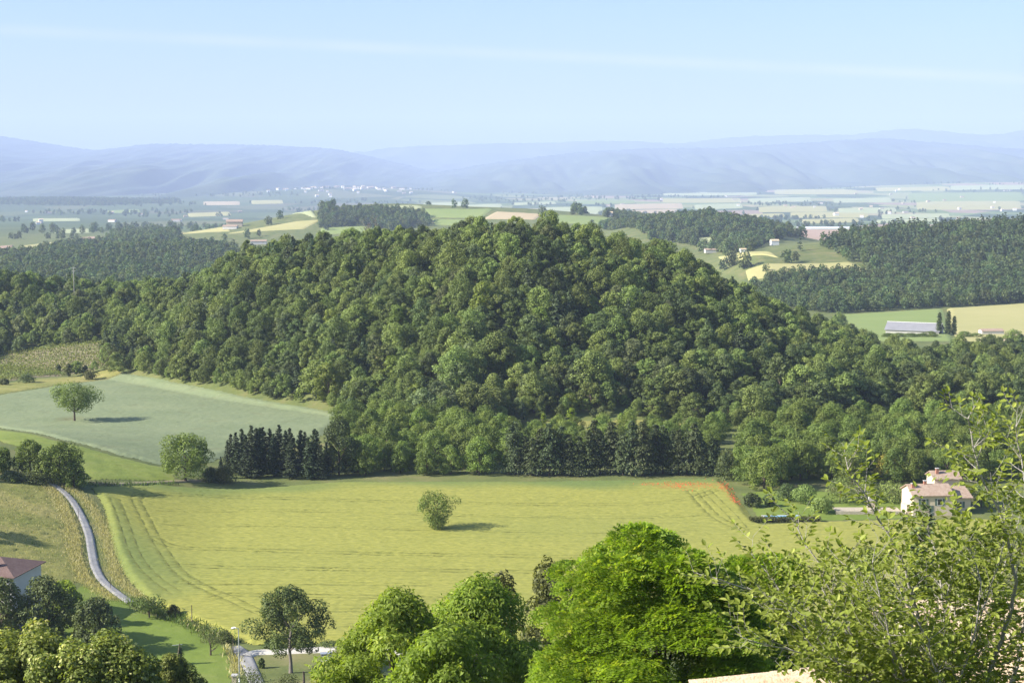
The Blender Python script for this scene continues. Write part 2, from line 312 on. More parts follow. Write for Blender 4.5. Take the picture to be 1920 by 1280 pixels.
class MB:
    def __init__(s): s.v = []; s.f = []; s.m = []; s.mi = 0
    def quad(s, *p):
        b = len(s.v); s.v += [tuple(q) for q in p]; s.f.append(tuple(range(b, b + len(p)))); s.m.append(s.mi)
    def box(s, x0, x1, y0, y1, z0, z1):
        b = len(s.v)
        s.v += [(x, y, z) for z in (z0, z1) for y in (y0, y1) for x in (x0, x1)]
        for f in ((0, 2, 3, 1), (4, 5, 7, 6), (0, 1, 5, 4), (2, 6, 7, 3), (0, 4, 6, 2), (1, 3, 7, 5)):
            s.f.append(tuple(b + i for i in f)); s.m.append(s.mi)
    def tube(s, pts, rad, n=6, cap=True):
        pts = [Vector(p) for p in pts]; b = len(s.v); up = Vector((0.13, 0.21, 0.97))
        for i, p in enumerate(pts):
            d = (pts[min(i + 1, len(pts) - 1)] - pts[max(i - 1, 0)])
            d = d.normalized() if d.length > 1e-6 else Vector((0, 0, 1))
            a = d.cross(up); a = a.normalized() if a.length > 1e-3 else Vector((1, 0, 0)); c = d.cross(a)
            r = rad[i] if hasattr(rad, '__len__') else rad
            for k in range(n):
                an = 2 * math.pi * k / n; s.v.append(tuple(p + a * (r * math.cos(an)) + c * (r * math.sin(an))))
        for i in range(len(pts) - 1):
            for k in range(n):
                s.f.append((b + i * n + k, b + i * n + (k + 1) % n, b + (i + 1) * n + (k + 1) % n, b + (i + 1) * n + k)); s.m.append(s.mi)
        if cap:
            s.f.append(tuple(b + k for k in range(n))); s.m.append(s.mi)
            e = b + (len(pts) - 1) * n; s.f.append(tuple(e + n - 1 - k for k in range(n))); s.m.append(s.mi)
    def mesh(s, name, *mats, smooth=False):
        me = bpy.data.meshes.new(name); me.from_pydata(s.v, [], s.f); me.update()
        for m in mats: me.materials.append(m)
        me.polygons.foreach_set('material_index', s.m)
        if smooth: me.polygons.foreach_set('use_smooth', [True] * len(s.f))
        return me
    def build(s, name, mat, parent=None, smooth=False, loc=None):
        return link(name, s.mesh(name, mat, smooth=smooth), parent, loc)

# ------------------------------------------------------------------ leaves and crowns
def unit(a): return a / np.maximum(np.linalg.norm(a, axis=-1, keepdims=True), 1e-9)
def leaf_quads(rng, c, n, l, wd, tdir=None, spread=0.4):
    N_ = len(c)
    t = rng.normal(size=(N_, 3)) if tdir is None else tdir + rng.normal(size=(N_, 3)) * spread
    n = unit(n); t = unit(t - n * (t * n).sum(-1, keepdims=True)); b = np.cross(n, t)
    l = np.broadcast_to(np.asarray(l, float), (N_,))[:, None]; wd = np.broadcast_to(np.asarray(wd, float), (N_,))[:, None]
    k = (rng.random((N_, 1)) - 0.5) * 0.3
    bend = n * (-0.12 * l)
    return np.stack([c - t * l * .5 + bend, c + b * wd * .5 + t * l * k, c + t * l * .5 + bend, c - b * wd * .5 + t * l * k], 1).reshape(-1, 3)
def sphere_dirs(rng, n, zmin=-1.0):
    z = rng.uniform(zmin, 1, n); a = rng.uniform(0, 2 * math.pi, n); r = np.sqrt(np.maximum(0, 1 - z * z))
    return np.stack([r * np.cos(a), r * np.sin(a), z], -1)
def crown_lobes(rng, h0, h1, rad, nl, lr, prof):
    """lobe centres spread through an envelope of profile prof(t)"""
    C = []; Rr = []
    for i in range(nl):
        t = (i + rng.random()) / nl
        a = i * 2.39996 + rng.normal() * 0.35
        pr = prof(t) * rad
        rr = lr * (0.75 + 0.5 * rng.random())
        d = max(pr - rr * 0.75, 0) * (0.35 + 0.65 * math.sqrt(rng.random())) * (1.12 if rng.random() < .2 else 1)
        C.append((math.cos(a) * d, math.sin(a) * d, h0 + (h1 - h0) * t - rr * 0.35 * t)); Rr.append(rr)
    return np.array(C), np.array(Rr)
ROUND = lambda t: math.sqrt(max(0.02, 1 - (2 * t - 0.85) ** 2 / 1.55)) if t < 0.97 else 0.35
DOME = lambda t: math.sqrt(max(0.03, 1 - t ** 2.2)) * (0.8 + 0.2 * min(1, t * 5))
SPREAD = lambda t: (0.55 + 0.45 * min(1, t * 2.5)) * math.sqrt(max(0.03, 1 - max(0, t - 0.35) ** 2 / 0.5))
FAN = lambda t: (0.18 + 0.84 * min(1, t * 1.6)) * math.sqrt(max(0.03, 1 - max(0, t - 0.55) ** 2 / 0.26))
def crown(seed, h0, h1, rad, nl, lr, nleaf, l, wd, mat, prof=ROUND, up=0.25, rnd=0.7, zmin=-0.75, squash=0.85, name='crown', droop=None, thick=0.36):
    rng = np.random.default_rng(seed)
    C, Rr = crown_lobes(rng, h0, h1, rad, nl, lr, prof)
    wgt = Rr ** 2 / (Rr ** 2).sum()
    k = rng.choice(nl, nleaf, p=wgt)
    d = sphere_dirs(rng, nleaf, zmin)
    shell = 1.06 - thick + thick * rng.random(nleaf) ** 0.6
    lump = 1 + 0.16 * np.sin(d[:, 0] * 5 + k) * np.sin(d[:, 1] * 5 + 2 * k) * np.cos(d[:, 2] * 4 + k * 1.7)
    p = C[k] + d * (Rr[k] * shell * lump)[:, None] * np.array([1, 1, squash])
    an = np.arctan2(p[:, 1], p[:, 0]); hz_ = p[:, 2] / max(h1, 1e-6); ph = rng.uniform(0, 6.28, 5)
    wob = 1 + .10 * np.sin(2 * an + ph[0] + 3 * hz_) + .09 * np.sin(3 * an + ph[1] - 5 * hz_) + .07 * np.sin(5 * an + ph[2] + 8 * hz_)
    p[:, :2] *= wob[:, None]; p[:, 2] += .05 * h1 * np.sin(p[:, 0] / rad * 2.6 + ph[3]) * np.sin(p[:, 1] / rad * 2.6 + ph[4]) * np.clip(hz_, 0, 1)
    n = d + np.array([0, 0, up]) + rng.normal(size=(nleaf, 3)) * rnd * 0.6
    sz = 0.7 + 0.6 * rng.random(nleaf)
    td = None if droop is None else d * 0.7 + np.array([0, 0, -droop])
    V = leaf_quads(rng, p, n, l * sz, wd * sz, td)
    v = np.clip(rng.normal(0.5, 0.2, nleaf) + (rng.random(nl)[k] - 0.5) * 0.35, 0, 1)
    return quads_mesh(name, V, mat, v)
def conifer(seed, h0, h1, rad, tiers, per, mat, l, wd, n_per, power=0.9, droop=0.35, name='crown'):
    rng = np.random.default_rng(seed); P = []; Nn = []; T = []
    for i in range(tiers):
        t = (i + rng.random() * 0.6) / tiers
        z = h0 + (h1 - h0) * t; r = rad * (1 - t) ** power * (0.75 + 0.4 * rng.random()) + 0.12
        for j in range(max(3, int(per * (1 - 0.6 * t)))):
            a = rng.random() * 6.283; rr = r * (0.7 + 0.45 * rng.random())
            u = rng.random(n_per) ** 0.6
            dirv = np.array([math.cos(a), math.sin(a), 0])
            p = dirv * (rr * u)[:, None] + np.array([0, 0, z]) + np.stack([rng.normal(0, .1 * r + .05, n_per), rng.normal(0, .1 * r + .05, n_per), -droop * rr * u ** 1.5 + rng.normal(0, .10, n_per)], -1)
            P.append(p); Nn.append(dirv * 0.55 + np.array([0, 0, 0.6]) + rng.normal(size=(n_per, 3)) * 0.45); T.append(np.tile(dirv + np.array([0, 0, -droop]), (n_per, 1)))
    P = np.concatenate(P); Nn = np.concatenate(Nn); T = np.concatenate(T)
    sz = 0.7 + 0.6 * rng.random(len(P))
    return quads_mesh(name, leaf_quads(rng, P, Nn, l * sz, wd * sz, T), mat, np.clip(rng.normal(.5, .22, len(P)), 0, 1))
def trunk_mesh(seed, h, r, limbs, hl, spread, mat, name='trunk', n=7, fork=0.0):
    rnd = random.Random(seed); mb = MB()
    pts = [Vector((0, 0, -0.6))]; rad = [r * 1.35]
    for i in range(1, 6):
        t = i / 5; pts.append(Vector((rnd.uniform(-.12, .12) * h * .25 * t, rnd.uniform(-.12, .12) * h * .25 * t, h * t))); rad.append(r * (1 - 0.55 * t))
    mb.tube(pts, rad, n)
    for k in range(limbs):
        t = rnd.uniform(hl, 0.98); base = pts[0].lerp(pts[-1], t) if t < 0 else pts[min(5, int(t * 5))]
        a = k * 2.4 + rnd.uniform(-.4, .4); L_ = spread * rnd.uniform(.6, 1)
        q = [base]; d = Vector((math.cos(a), math.sin(a), rnd.uniform(.5, 1.1))).normalized()
        for s_ in range(4):
            q.append(q[-1] + d * (L_ / 4)); d = (d + Vector((rnd.uniform(-.25, .25), rnd.uniform(-.25, .25), rnd.uniform(-.05, .2)))).normalized()
        mb.tube(q, [r * .5, r * .4, r * .3, r * .2, r * .08], 5)
    return mb.mesh(name, mat, smooth=True)
ORD = ['first', 'second', 'third', 'fourth', 'fifth', 'sixth', 'seventh', 'eighth', 'ninth', 'tenth', 'eleventh', 'twelfth', 'thirteenth', 'fourteenth', 'fifteenth', 'sixteenth', 'seventeenth', 'eighteenth', 'nineteenth']
TENS = {2: ('twentieth', 'twenty'), 3: ('thirtieth', 'thirty'), 4: ('fortieth', 'forty'), 5: ('fiftieth', 'fifty'), 6: ('sixtieth', 'sixty'), 7: ('seventieth', 'seventy'), 8: ('eightieth', 'eighty')}
def ordinal(n):
    if n < 20: return ORD[n - 1]
    a, b = divmod(n, 10); return TENS[a][0] if b == 0 else TENS[a][1] + '-' + ORD[b - 1]
MARKS = [(-40, 'the left edge'), (140, 'the lone oat-field tree'), (348, 'the broad round tree'), (520, 'the cypress clump'), (636, 'the dark round tree'), (720, 'the left ash'), (820, 'the lone wheat-field tree'), (900, 'the right ash'), (1000, "the fir row's left end"), (1150, "the fir row's middle"), (1250, 'the locust tree'), (1340, "the fir row's right end"), (1470, 'the small pool'), (1640, 'the terrace'), (1760, 'the cream house'), (1900, 'the right edge')]
def relabel(trees, phrase):
    # each tree gets its place: counted from the front, in line with a landmark
    bins = {}
    for e, kind in trees:
        px, py = project(*e.location); mk = min(MARKS, key=lambda m_: abs(m_[0] - px))[1]; bins.setdefault(mk, []).append((e.location.y, e, kind))
    for mk, li in bins.items():
        for r_, (y_, e, kind) in enumerate(sorted(li, key=lambda q: q[0])): e['label'] = f'{kind}, {ordinal(r_ + 1)} {phrase} above {mk}'
def place_tree(name, loc, crown_me, trunk_me, label, cat='tree', group=None, sc=1.0, rz=0.0):
    e = empty(name, loc, rz, sc); tag(e, label, cat, group)
    link('crown', crown_me, e)
    if trunk_me: link('trunk', trunk_me, e)
    return e

# ================================================================== LARGE STRUCTURE
rng0 = np.random.default_rng(5)
# ---- ground sheet
yy = np.concatenate([np.linspace(-40, 20, 40), np.linspace(20, 420, 230)[1:], np.geomspace(420, 40000, 290)[1:]])
uu = np.linspace(-0.56, 0.56, 300)
Yg = np.repeat(yy[:, None], len(uu), 1); Xg = uu[None, :] * (Yg + 110)
Zg = H(Xg, Yg)
tag(link('ground', grid_mesh('ground', Xg, Yg, Zg, M['ground'])), kind='structure')
# ---- mountain ridges
def smooth2(a, k):
    w_ = np.hanning(k + 2)[1:-1]; w_ /= w_.sum()
    a = np.apply_along_axis(lambda r: np.convolve(np.pad(r, k // 2, mode='reflect'), w_, mode='valid'), 1, a)
    return np.apply_along_axis(lambda r: np.convolve(np.pad(r, k // 2, mode='reflect'), w_, mode='valid'), 0, a)
def ridge(name, Yc, pts, depth_f, depth_b, seed, amp):
    rg = np.random.default_rng(seed); nc = 640
    px = np.linspace(pts[0][0], pts[-1][0], nc)
    py = np.interp(px, [p[0] for p in pts], [p[1] for p in pts])
    k = np.hanning(33); py = np.convolve(np.pad(py, 16, mode='edge'), k / k.sum(), mode='valid')
    X0 = (px - 960) / F * Yc; zc = np.array([-S(p) * Yc for p in py]) + 160
    ts = np.concatenate([np.linspace(-1, 0, 60), np.linspace(0, 1, 8)[1:]])
    X = np.repeat(X0[None], len(ts), 0); Y = np.zeros_like(X); Z = np.zeros_like(X)
    big = smooth2(rg.normal(size=X.shape), 41); big /= big.std(); med = smooth2(rg.normal(size=X.shape), 11); med /= med.std()
    fine = np.convolve(rg.normal(size=nc), np.hanning(5) / 2, mode='same') * amp
    for i, t in enumerate(ts):
        if t <= 0:
            q = 1 + t; env = 4 * q * (1 - q); Y[i] = Yc + t * depth_f
            Z[i] = -162 + zc * q ** 1.25 + env * zc * (0.10 * big[i] + 0.035 * med[i]) + fine * q ** 4 + rg.normal(size=nc) * amp * .35 * q
        else:
            Y[i] = Yc + t * depth_b; Z[i] = -162 + zc * (1 - t) + fine * (1 - t)
    tag(link(name, grid_mesh(name, X, Y, Z, M['mountain'])), kind='structure')
ridge('mountain_ridge', 21500, [(-500, 262), (300, 285), (560, 294), (680, 285), (740, 275), (900, 270), (1180, 263), (1280, 271), (1330, 259), (1460, 253), (1600, 253), (1690, 238), (1770, 247), (1860, 256), (1920, 241), (2050, 232), (2500, 245)], 5000, 3000, 3, 6.0)
ridge('mountain_ridge', 17500, [(-600, 235), (-100, 244), (0, 253), (60, 263), (110, 271), (180, 282), (230, 277), (280, 269), (480, 271), (620, 277), (670, 287), (740, 303), (830, 325), (960, 347)], 9500, 3000, 7, 5.0)
ridge('mountain_ridge', 16500, [(660, 352), (790, 328), (880, 312), (960, 300), (1080, 285), (1200, 278), (1350, 277), (1500, 268), (1640, 258), (1760, 268), (1920, 280), (2100, 272), (2500, 276)], 6500, 3000, 11, 5.0)

# ---- polygons and fields
def inpoly(x, y, poly):
    x = np.asarray(x); y = np.asarray(y); c = np.zeros(x.shape, bool); n = len(poly)
    for i in range(n):
        x0, y0 = poly[i][:2]; x1, y1 = poly[(i + 1) % n][:2]
        cond = ((y0 > y) != (y1 > y)); xi = (x1 - x0) * (y - y0) / ((y1 - y0) if abs(y1 - y0) > 1e-9 else 1e-9) + x0
        c ^= cond & (x < xi)
    return c
def GP(pts, lift=0.0): return [tuple(G(a, b, lift)[:2]) for a, b in pts]
def linedist(x, y, pl):
    d = np.full(x.shape, 1e9)
    for (x0, y0), (x1, y1) in zip(pl[:-1], pl[1:]):
        dx, dy = x1 - x0, y1 - y0; L2 = dx * dx + dy * dy + 1e-9
        t = np.clip(((x - x0) * dx + (y - y0) * dy) / L2, 0, 1)
        d = np.minimum(d, np.hypot(x - x0 - t * dx, y - y0 - t * dy))
    return d
def smooth_line(pl, n=12):
    P = [Vector((a, b)) for a, b in pl]; out = []
    for i in range(len(P) - 1):
        p0 = P[max(i - 1, 0)]; p1 = P[i]; p2 = P[i + 1]; p3 = P[min(i + 2, len(P) - 1)]
        for k in range(n):
            t = k / n
            q = 0.5 * ((2 * p1) + (p2 - p0) * t + (2 * p0 - 5 * p1 + 4 * p2 - p3) * t * t + (3 * p1 - p0 - 3 * p2 + p3) * t ** 3)
            out.append((q.x, q.y))
    out.append(tuple(P[-1])); return out
NOTREES = []
def crop_sheet(name, poly, step, lift, mat, attrs=None, jitter=0.06, label=None, dip=None):
    xs = [p[0] for p in poly]; ys = [p[1] for p in poly]
    gx = np.arange(min(xs), max(xs) + step, step); gy = np.arange(min(ys), max(ys) + step, step)
    X, Y = np.meshgrid(gx, gy)
    X = X + rng0.normal(size=X.shape) * step * 0.18; Y = Y + rng0.normal(size=Y.shape) * step * 0.18
    ins = inpoly(X, Y, poly)
    keep = ins[:-1, :-1] & ins[1:, 1:] & ins[:-1, 1:] & ins[1:, :-1]
    at = {k: np.clip(fn(X, Y), 0, 1) for k, fn in (attrs or {}).items()}
    e_ = ins.copy(); lv = np.zeros(ins.shape)
    for _ in range(4):
        n_ = np.zeros_like(e_); n_[1:-1, 1:-1] = e_[1:-1, 1:-1] & e_[:-2, 1:-1] & e_[2:, 1:-1] & e_[1:-1, :-2] & e_[1:-1, 2:]
        e_ = n_; lv += e_
    Z = H(X, Y) + 0.03 + (lift - 0.03) * lv / 4 + rng0.normal(size=X.shape) * jitter * lv / 4
    if dip: Z = Z - dip * at['track']
    o = link(name, grid_mesh(name, X, Y, Z, mat, keep, at)); tag(o, kind='structure')
    NOTREES.append(poly)
    return o
def patch(name, corners, mat, lift=0.5, n=26, world=False):
    """four ground corners -> sheet that follows the land"""
    c = corners if world else GP(corners)
    u, v = np.meshgrid(np.linspace(0, 1, n), np.linspace(0, 1, n))
    f = lambda i: (1 - u) * (1 - v) * c[0][i] + u * (1 - v) * c[1][i] + u * v * c[2][i] + (1 - u) * v * c[3][i]
    X, Y = f(0), f(1); Z = H(X, Y) + lift
    for e in (np.s_[0, :], np.s_[-1, :], np.s_[:, 0], np.s_[:, -1]): Z[e] -= lift + 0.3
    o = link(name, grid_mesh(name, X, Y, Z, mat)); tag(o, kind='structure'); NOTREES.append(c)
    return o

WHEAT = GP([(168, 914), (300, 911), (640, 905), (1000, 905), (1350, 899), (1372, 915), (1400, 955), (1425, 985), (1500, 981), (1700, 975), (1900, 975), (1900, 1100), (1600, 1180), (1100, 1203), (690, 1203), (560, 1208), (480, 1211), (440, 1203), (400, 1184), (310, 1146), (262, 1118), (228, 1075), (208, 1030), (200, 990), (192, 950)])
TR = [[(262, 930), (254, 940), (262, 958), (275, 983), (290, 1014), (315, 1052), (338, 1080), (380, 1106), (430, 1128), (480, 1152), (540, 1175)],
      [(214, 940), (228, 975), (240, 1010), (256, 1050), (285, 1085), (330, 1118)],
      [(254, 940), (275, 933), (330, 932), (470, 938), (700, 944), (1000, 950), (1200, 950), (1290, 940), (1340, 924)],
      [(290, 1014), (330, 1031), (420, 1035), (640, 1042), (900, 1047), (1100, 1050)],
      [(325, 1068), (350, 1066), (440, 1070), (640, 1073), (1000, 1078)],
      [(400, 1128), (425, 1121), (480, 1122), (640, 1124), (900, 1130)], [(340, 1098), (500, 1099), (800, 1102)], [(480, 1150), (600, 1150), (800, 1153)], [(540, 1180), (660, 1179), (800, 1183)],
      [(300, 985), (500, 990), (760, 997), (1100, 1003), (1300, 1000)], [(290, 960), (500, 962), (900, 972), (1200, 975), (1330, 968)],
      [(1296, 925), (1318, 950), (1345, 976), (1390, 998)], [(1325, 925), (1350, 950), (1375, 975), (1395, 1000)]]
TRW = [smooth_line(GP(t)) for t in TR]
def f_track(X, Y):
    m = np.zeros(X.shape)
    for i, t in enumerate(TRW):
        d = linedist(X, Y, t); amp = (0.9, 0.6, 1, 1, 1, 1, .8, .8, .8, .6, .7, 0.8, 0.8)[i]
        brk = 0.55 + 0.45 * np.sin(X * 0.21 + i * 2) * np.sin(X * 0.057 + Y * 0.09 + i)
        m = np.maximum(m, amp * brk * np.clip(1.15 - np.abs(d - 0.9) / 0.17, 0, 1))
    rows = np.clip(np.sin(Y * 2 * math.pi / 3.1 + 0.6 * np.sin(X / 17)) * 4 - 3.2, 0, 1) * 0.22
    return np.maximum(m, rows * (0.5 + 0.5 * np.sin(X / 9 + Y / 5)))
_wf = GP([(700, 905), (1000, 905), (1350, 899)]); _wl = GP([(175, 914), (200, 960), (212, 1030), (235, 1075), (270, 1118)])
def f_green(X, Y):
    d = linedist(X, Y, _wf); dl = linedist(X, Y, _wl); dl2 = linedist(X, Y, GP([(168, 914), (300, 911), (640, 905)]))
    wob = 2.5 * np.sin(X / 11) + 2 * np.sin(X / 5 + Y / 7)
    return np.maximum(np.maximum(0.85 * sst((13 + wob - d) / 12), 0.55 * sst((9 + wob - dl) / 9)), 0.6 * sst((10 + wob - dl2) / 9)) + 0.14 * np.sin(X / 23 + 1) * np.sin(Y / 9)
_pp = [(GP([(1255, 917), (1320, 914)]), 3.4), (GP([(1205, 913), (1325, 913)]), 1.0), (GP([(1352, 908), (1362, 926)]), 1.3), (GP([(1366, 932), (1384, 950)]), 0.9)]
def f_poppy(X, Y):
    m = np.zeros(X.shape)
    for pl, r in _pp:
        m = np.maximum(m, np.clip(1.25 - linedist(X, Y, pl) / r, 0, 1))
    return np.clip(m * (0.5 + 0.8 * np.sin(X * 1.9) * np.sin(Y * 1.3 + X) + 0.3), 0, 1) * 0.45
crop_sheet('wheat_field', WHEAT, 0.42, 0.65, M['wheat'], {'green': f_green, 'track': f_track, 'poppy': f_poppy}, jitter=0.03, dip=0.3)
for i, t in enumerate(TRW):                                  # wheel ruts pressed through the crop
    for sgn in (-1, 1):
        if i in (6, 7, 8, 9, 10) and sgn > 0: continue
        X = np.zeros((len(t), 2)); Y = np.zeros((len(t), 2)); hw_ = .12 if i in (0, 1, 11, 12) else .075
        for k in range(len(t)):
            a = Vector(t[max(k - 1, 0)]); b = Vector(t[min(k + 1, len(t) - 1)]); dd = (b - a).normalized(); nn = Vector((-dd.y, dd.x)); c0 = Vector(t[k]) + nn * (sgn * .9 + .08 * math.sin(k * 1.7 + i)); wv = hw_ * (.55 + .45 * math.sin(k * .9 + 2 * i))
            X[k] = (c0.x - nn.x * wv, c0.x + nn.x * wv); Y[k] = (c0.y - nn.y * wv, c0.y + nn.y * wv)
        tag(link('wheel_rut', grid_mesh('wheel_rut', X, Y, H(X, Y) + .66 + .03, M['rut'])), kind='structure')
OATS = GP([(-120, 765), (0, 741), (120, 722), (232, 698), (330, 716), (450, 741), (560, 760), (655, 776), (600, 820), (440, 850), (395, 868), (300, 872), (220, 853), (100, 822), (0, 803), (-150, 775)])
_of = GP([(232, 698), (450, 741), (655, 776)])
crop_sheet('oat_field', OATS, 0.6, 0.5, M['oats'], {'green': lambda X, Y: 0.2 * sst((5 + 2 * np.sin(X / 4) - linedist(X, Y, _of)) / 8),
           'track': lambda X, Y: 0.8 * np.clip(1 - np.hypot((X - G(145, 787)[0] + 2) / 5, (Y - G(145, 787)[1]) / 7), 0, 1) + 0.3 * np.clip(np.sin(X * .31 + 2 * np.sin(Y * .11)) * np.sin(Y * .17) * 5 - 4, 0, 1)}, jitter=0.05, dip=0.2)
STRIP = GP([(-150, 778), (0, 806), (100, 825), (220, 856), (300, 875), (330, 880), (330, 902), (170, 900), (150, 880), (0, 830), (-150, 800)])
crop_sheet('grass_strip', STRIP, 0.8, 0.22, M['strip'], jitter=0.05)
LAWN = GP([(150, 1098), (190, 1100), (225, 1122), (262, 1145), (330, 1165), (400, 1195), (425, 1215), (438, 1250), (436, 1290), (330, 1300), (200, 1260), (120, 1190), (60, 1150)])
crop_sheet('lawn', LAWN, 0.5, 0.10, M['lawn'], jitter=0.025)
MEADOW = GP([(-260, 905), (0, 903), (85, 906), (112, 930), (130, 965), (142, 1005), (148, 1045), (160, 1080), (175, 1096), (140, 1094), (60, 1140), (-200, 1140)])
crop_sheet('meadow', MEADOW, 0.7, 0.25, M['meadow'], jitter=0.09)
# lane and gravel track
def road(name, pl, width, mat, lift=0.10, world=False):
    c = smooth_line(pl if world else GP(pl), 10); n = len(c); k = 7
    X = np.zeros((n, k)); Y = np.zeros((n, k))
    for i in range(n):
        a = Vector(c[max(i - 1, 0)]); b = Vector(c[min(i + 1, n - 1)]); d = (b - a).normalized(); nn = Vector((-d.y, d.x))
        for j in range(k):
            o = (j / (k - 1) - .5) * (width if not hasattr(width, '__len__') else np.interp(i / (n - 1), [0, 1], width)); X[i, j] = c[i][0] + nn.x * o; Y[i, j] = c[i][1] + nn.y * o
    Z = H(X, Y) + lift; Z[:, 0] -= lift + .1; Z[:, -1] -= lift + .1
    o = tag(link(name, grid_mesh(name, X, Y, Z, mat)), kind='structure')
    NOTREES.append([(X[i, 0], Y[i, 0]) for i in range(n)] + [(X[i, -1], Y[i, -1]) for i in range(n - 1, -1, -1)])
    return c
LANE = [(60, 897), (95, 906), (128, 930), (150, 962), (166, 1000), (173, 1038), (180, 1066), (198, 1094), (246, 1130)]
road('lane', [(440, 1213), (458, 1228), (474, 1262), (490, 1300)], 2.3, M['asphalt'], 0.2)
LANE_W = road('lane', LANE, [1.7, 1.8], M['asphalt'], 0.2)
road('gravel_track', [(462, 1231), (480, 1224), (520, 1222), (620, 1218), (700, 1218), (800, 1225)], [2.0, 3.4], M['gravel'], 0.26)
road('dirt_path', [(170, 906), (230, 908), (340, 903), (420, 901)], 1.6, M['earth'], 0.28)
road('farm_road', [(40, 583), (70, 578), (110, 570)], 3.0, M['asphalt'], 0.3)
road('valley_road', [(1690, 800), (1740, 791), (1800, 778)], 5.0, M['asphalt'], 0.4)
# vineyard ground
VINEYARD = [(-120, 690), (0, 664), (60, 656), (190, 642), (225, 660), (190, 690), (60, 708), (-120, 735)]
VW = GP(VINEYARD)
crop_sheet('vineyard_ground', VW, 1.0, 0.12, M['earth'], jitter=0.04)
crop_sheet('rough_grass', GP([(-120, 738), (60, 711), (195, 692), (230, 690), (232, 697), (120, 720), (0, 739), (-120, 763)]), 0.9, 0.2, M['meadow'], jitter=0.05)
crop_sheet('clearing', GP([(960, 800), (1010, 788), (1200, 786), (1345, 796), (1345, 812), (960, 812)]), 1.0, 0.2, M['meadow'], jitter=0.08)
crop_sheet('garden_lawn', GP([(1385, 925), (1480, 915), (1700, 935), (1700, 972), (1500, 978), (1425, 975)]), 0.6, 0.1, M['lawn'], jitter=0.03)
# ---- far fields
for nm, c, mt in [
    ('hay_field', [(1345, 482), (1440, 473), (1462, 484), (1362, 496)], 'f_wheat'), ('hay_field', [(1395, 508), (1595, 491), (1670, 518), (1400, 528)], 'f_wheat'),
    ('pasture', [(1560, 590), (1770, 577), (1790, 640), (1600, 640)], 'f_green'), ('hay_field', [(1772, 577), (1990, 562), (1990, 645), (1792, 640)], 'f_wheat'),
    ('green_field', [(790, 392), (925, 392), (905, 409), (805, 408)], 'f_green'), ('straw_field', [(930, 397), (1018, 402), (1004, 412), (905, 411)], 'f_straw'),
    ('green_field', [(1025, 403), (1172, 411), (1150, 424), (1020, 416)], 'f_green'), ('green_field', [(810, 411), (900, 413), (880, 424), (815, 421)], 'f_green'),
    ('wheat_patch', [(420, 439), (560, 415), (604, 412), (570, 430)], 'f_wheat'), ('wheat_patch', [(238, 459), (432, 452), (432, 462), (248, 466)], 'f_wheat'),
    ('wheat_patch', [(336, 434), (430, 428), (432, 434), (336, 440)], 'f_wheat'), ('wheat_patch', [(35, 462), (110, 453), (114, 461), (40, 468)], 'f_wheat'), ('wheat_patch', [(-30, 476), (58, 470), (76, 477), (-30, 483)], 'f_pale'), ('green_field', [(120, 470), (205, 462), (225, 468), (130, 476)], 'f_wheat'), ('soil_patch', [(0, 462), (24, 460), (24, 465), (0, 467)], 'terracotta_field'),
    ('straw_field', [(150, 446), (178, 444), (182, 448), (152, 449)], 'terracotta_field'), ('green_field', [(600, 428), (680, 424), (740, 434), (600, 440)], 'f_green'),
    ('soil_patch', [(1478, 429), (1600, 431), (1598, 441), (1482, 443)], 'terracotta_field'), ('hay_field', [(1300, 448), (1335, 445), (1345, 462), (1318, 463)], 'f_pale')]:
    patch(nm, c, M[mt], lift=0.7)
rr = random.Random(12)
FARP = []
def far_field(px, py, wpx, hpx, mat, sk):
    hpx = hpx * 1.75; c = [(px, py), (px + wpx, py - sk), (px + wpx + sk * 2, py - sk + hpx), (px + sk, py + hpx)]
    patch('plain_field', c, M[mat], lift=1.2, n=14); FARP.append(c)
_far = [(1010, 388, 120, 5), (1150, 383, 130, 6), (1240, 372, 150, 5), (1080, 376, 110, 4), (1300, 384, 90, 5), (1400, 372, 120, 5), (1420, 388, 130, 6), (1560, 372, 110, 5), (1570, 390, 110, 6), (1700, 362, 220, 10), (1715, 378, 200, 9), (1480, 398, 150, 6), (1650, 402, 130, 5), (1240, 360, 180, 4), (1450, 356, 160, 5), (1640, 352, 140, 4), (1780, 348, 150, 5), (1500, 411, 110, 5), (1640, 412, 120, 4), (1390, 402, 80, 4), (1800, 338, 120, 4), (1180, 394, 90, 4), (960, 380, 80, 3), (380, 378, 70, 4), (470, 376, 60, 4), (680, 388, 110, 4), (790, 380, 90, 4), (100, 431, 70, 4), (530, 404, 60, 4), (350, 400, 80, 4), (60, 410, 90, 3), (200, 395, 60, 3), (860, 384, 80, 4), (1340, 351, 100, 3)]
for (a, b, c_, d_) in _far:
    far_field(a, b, c_, d_, rr.choice(['f_wheat', 'f_wheat', 'f_green', 'f_pale', 'f_straw', 'f_pale']), rr.uniform(0, 3))

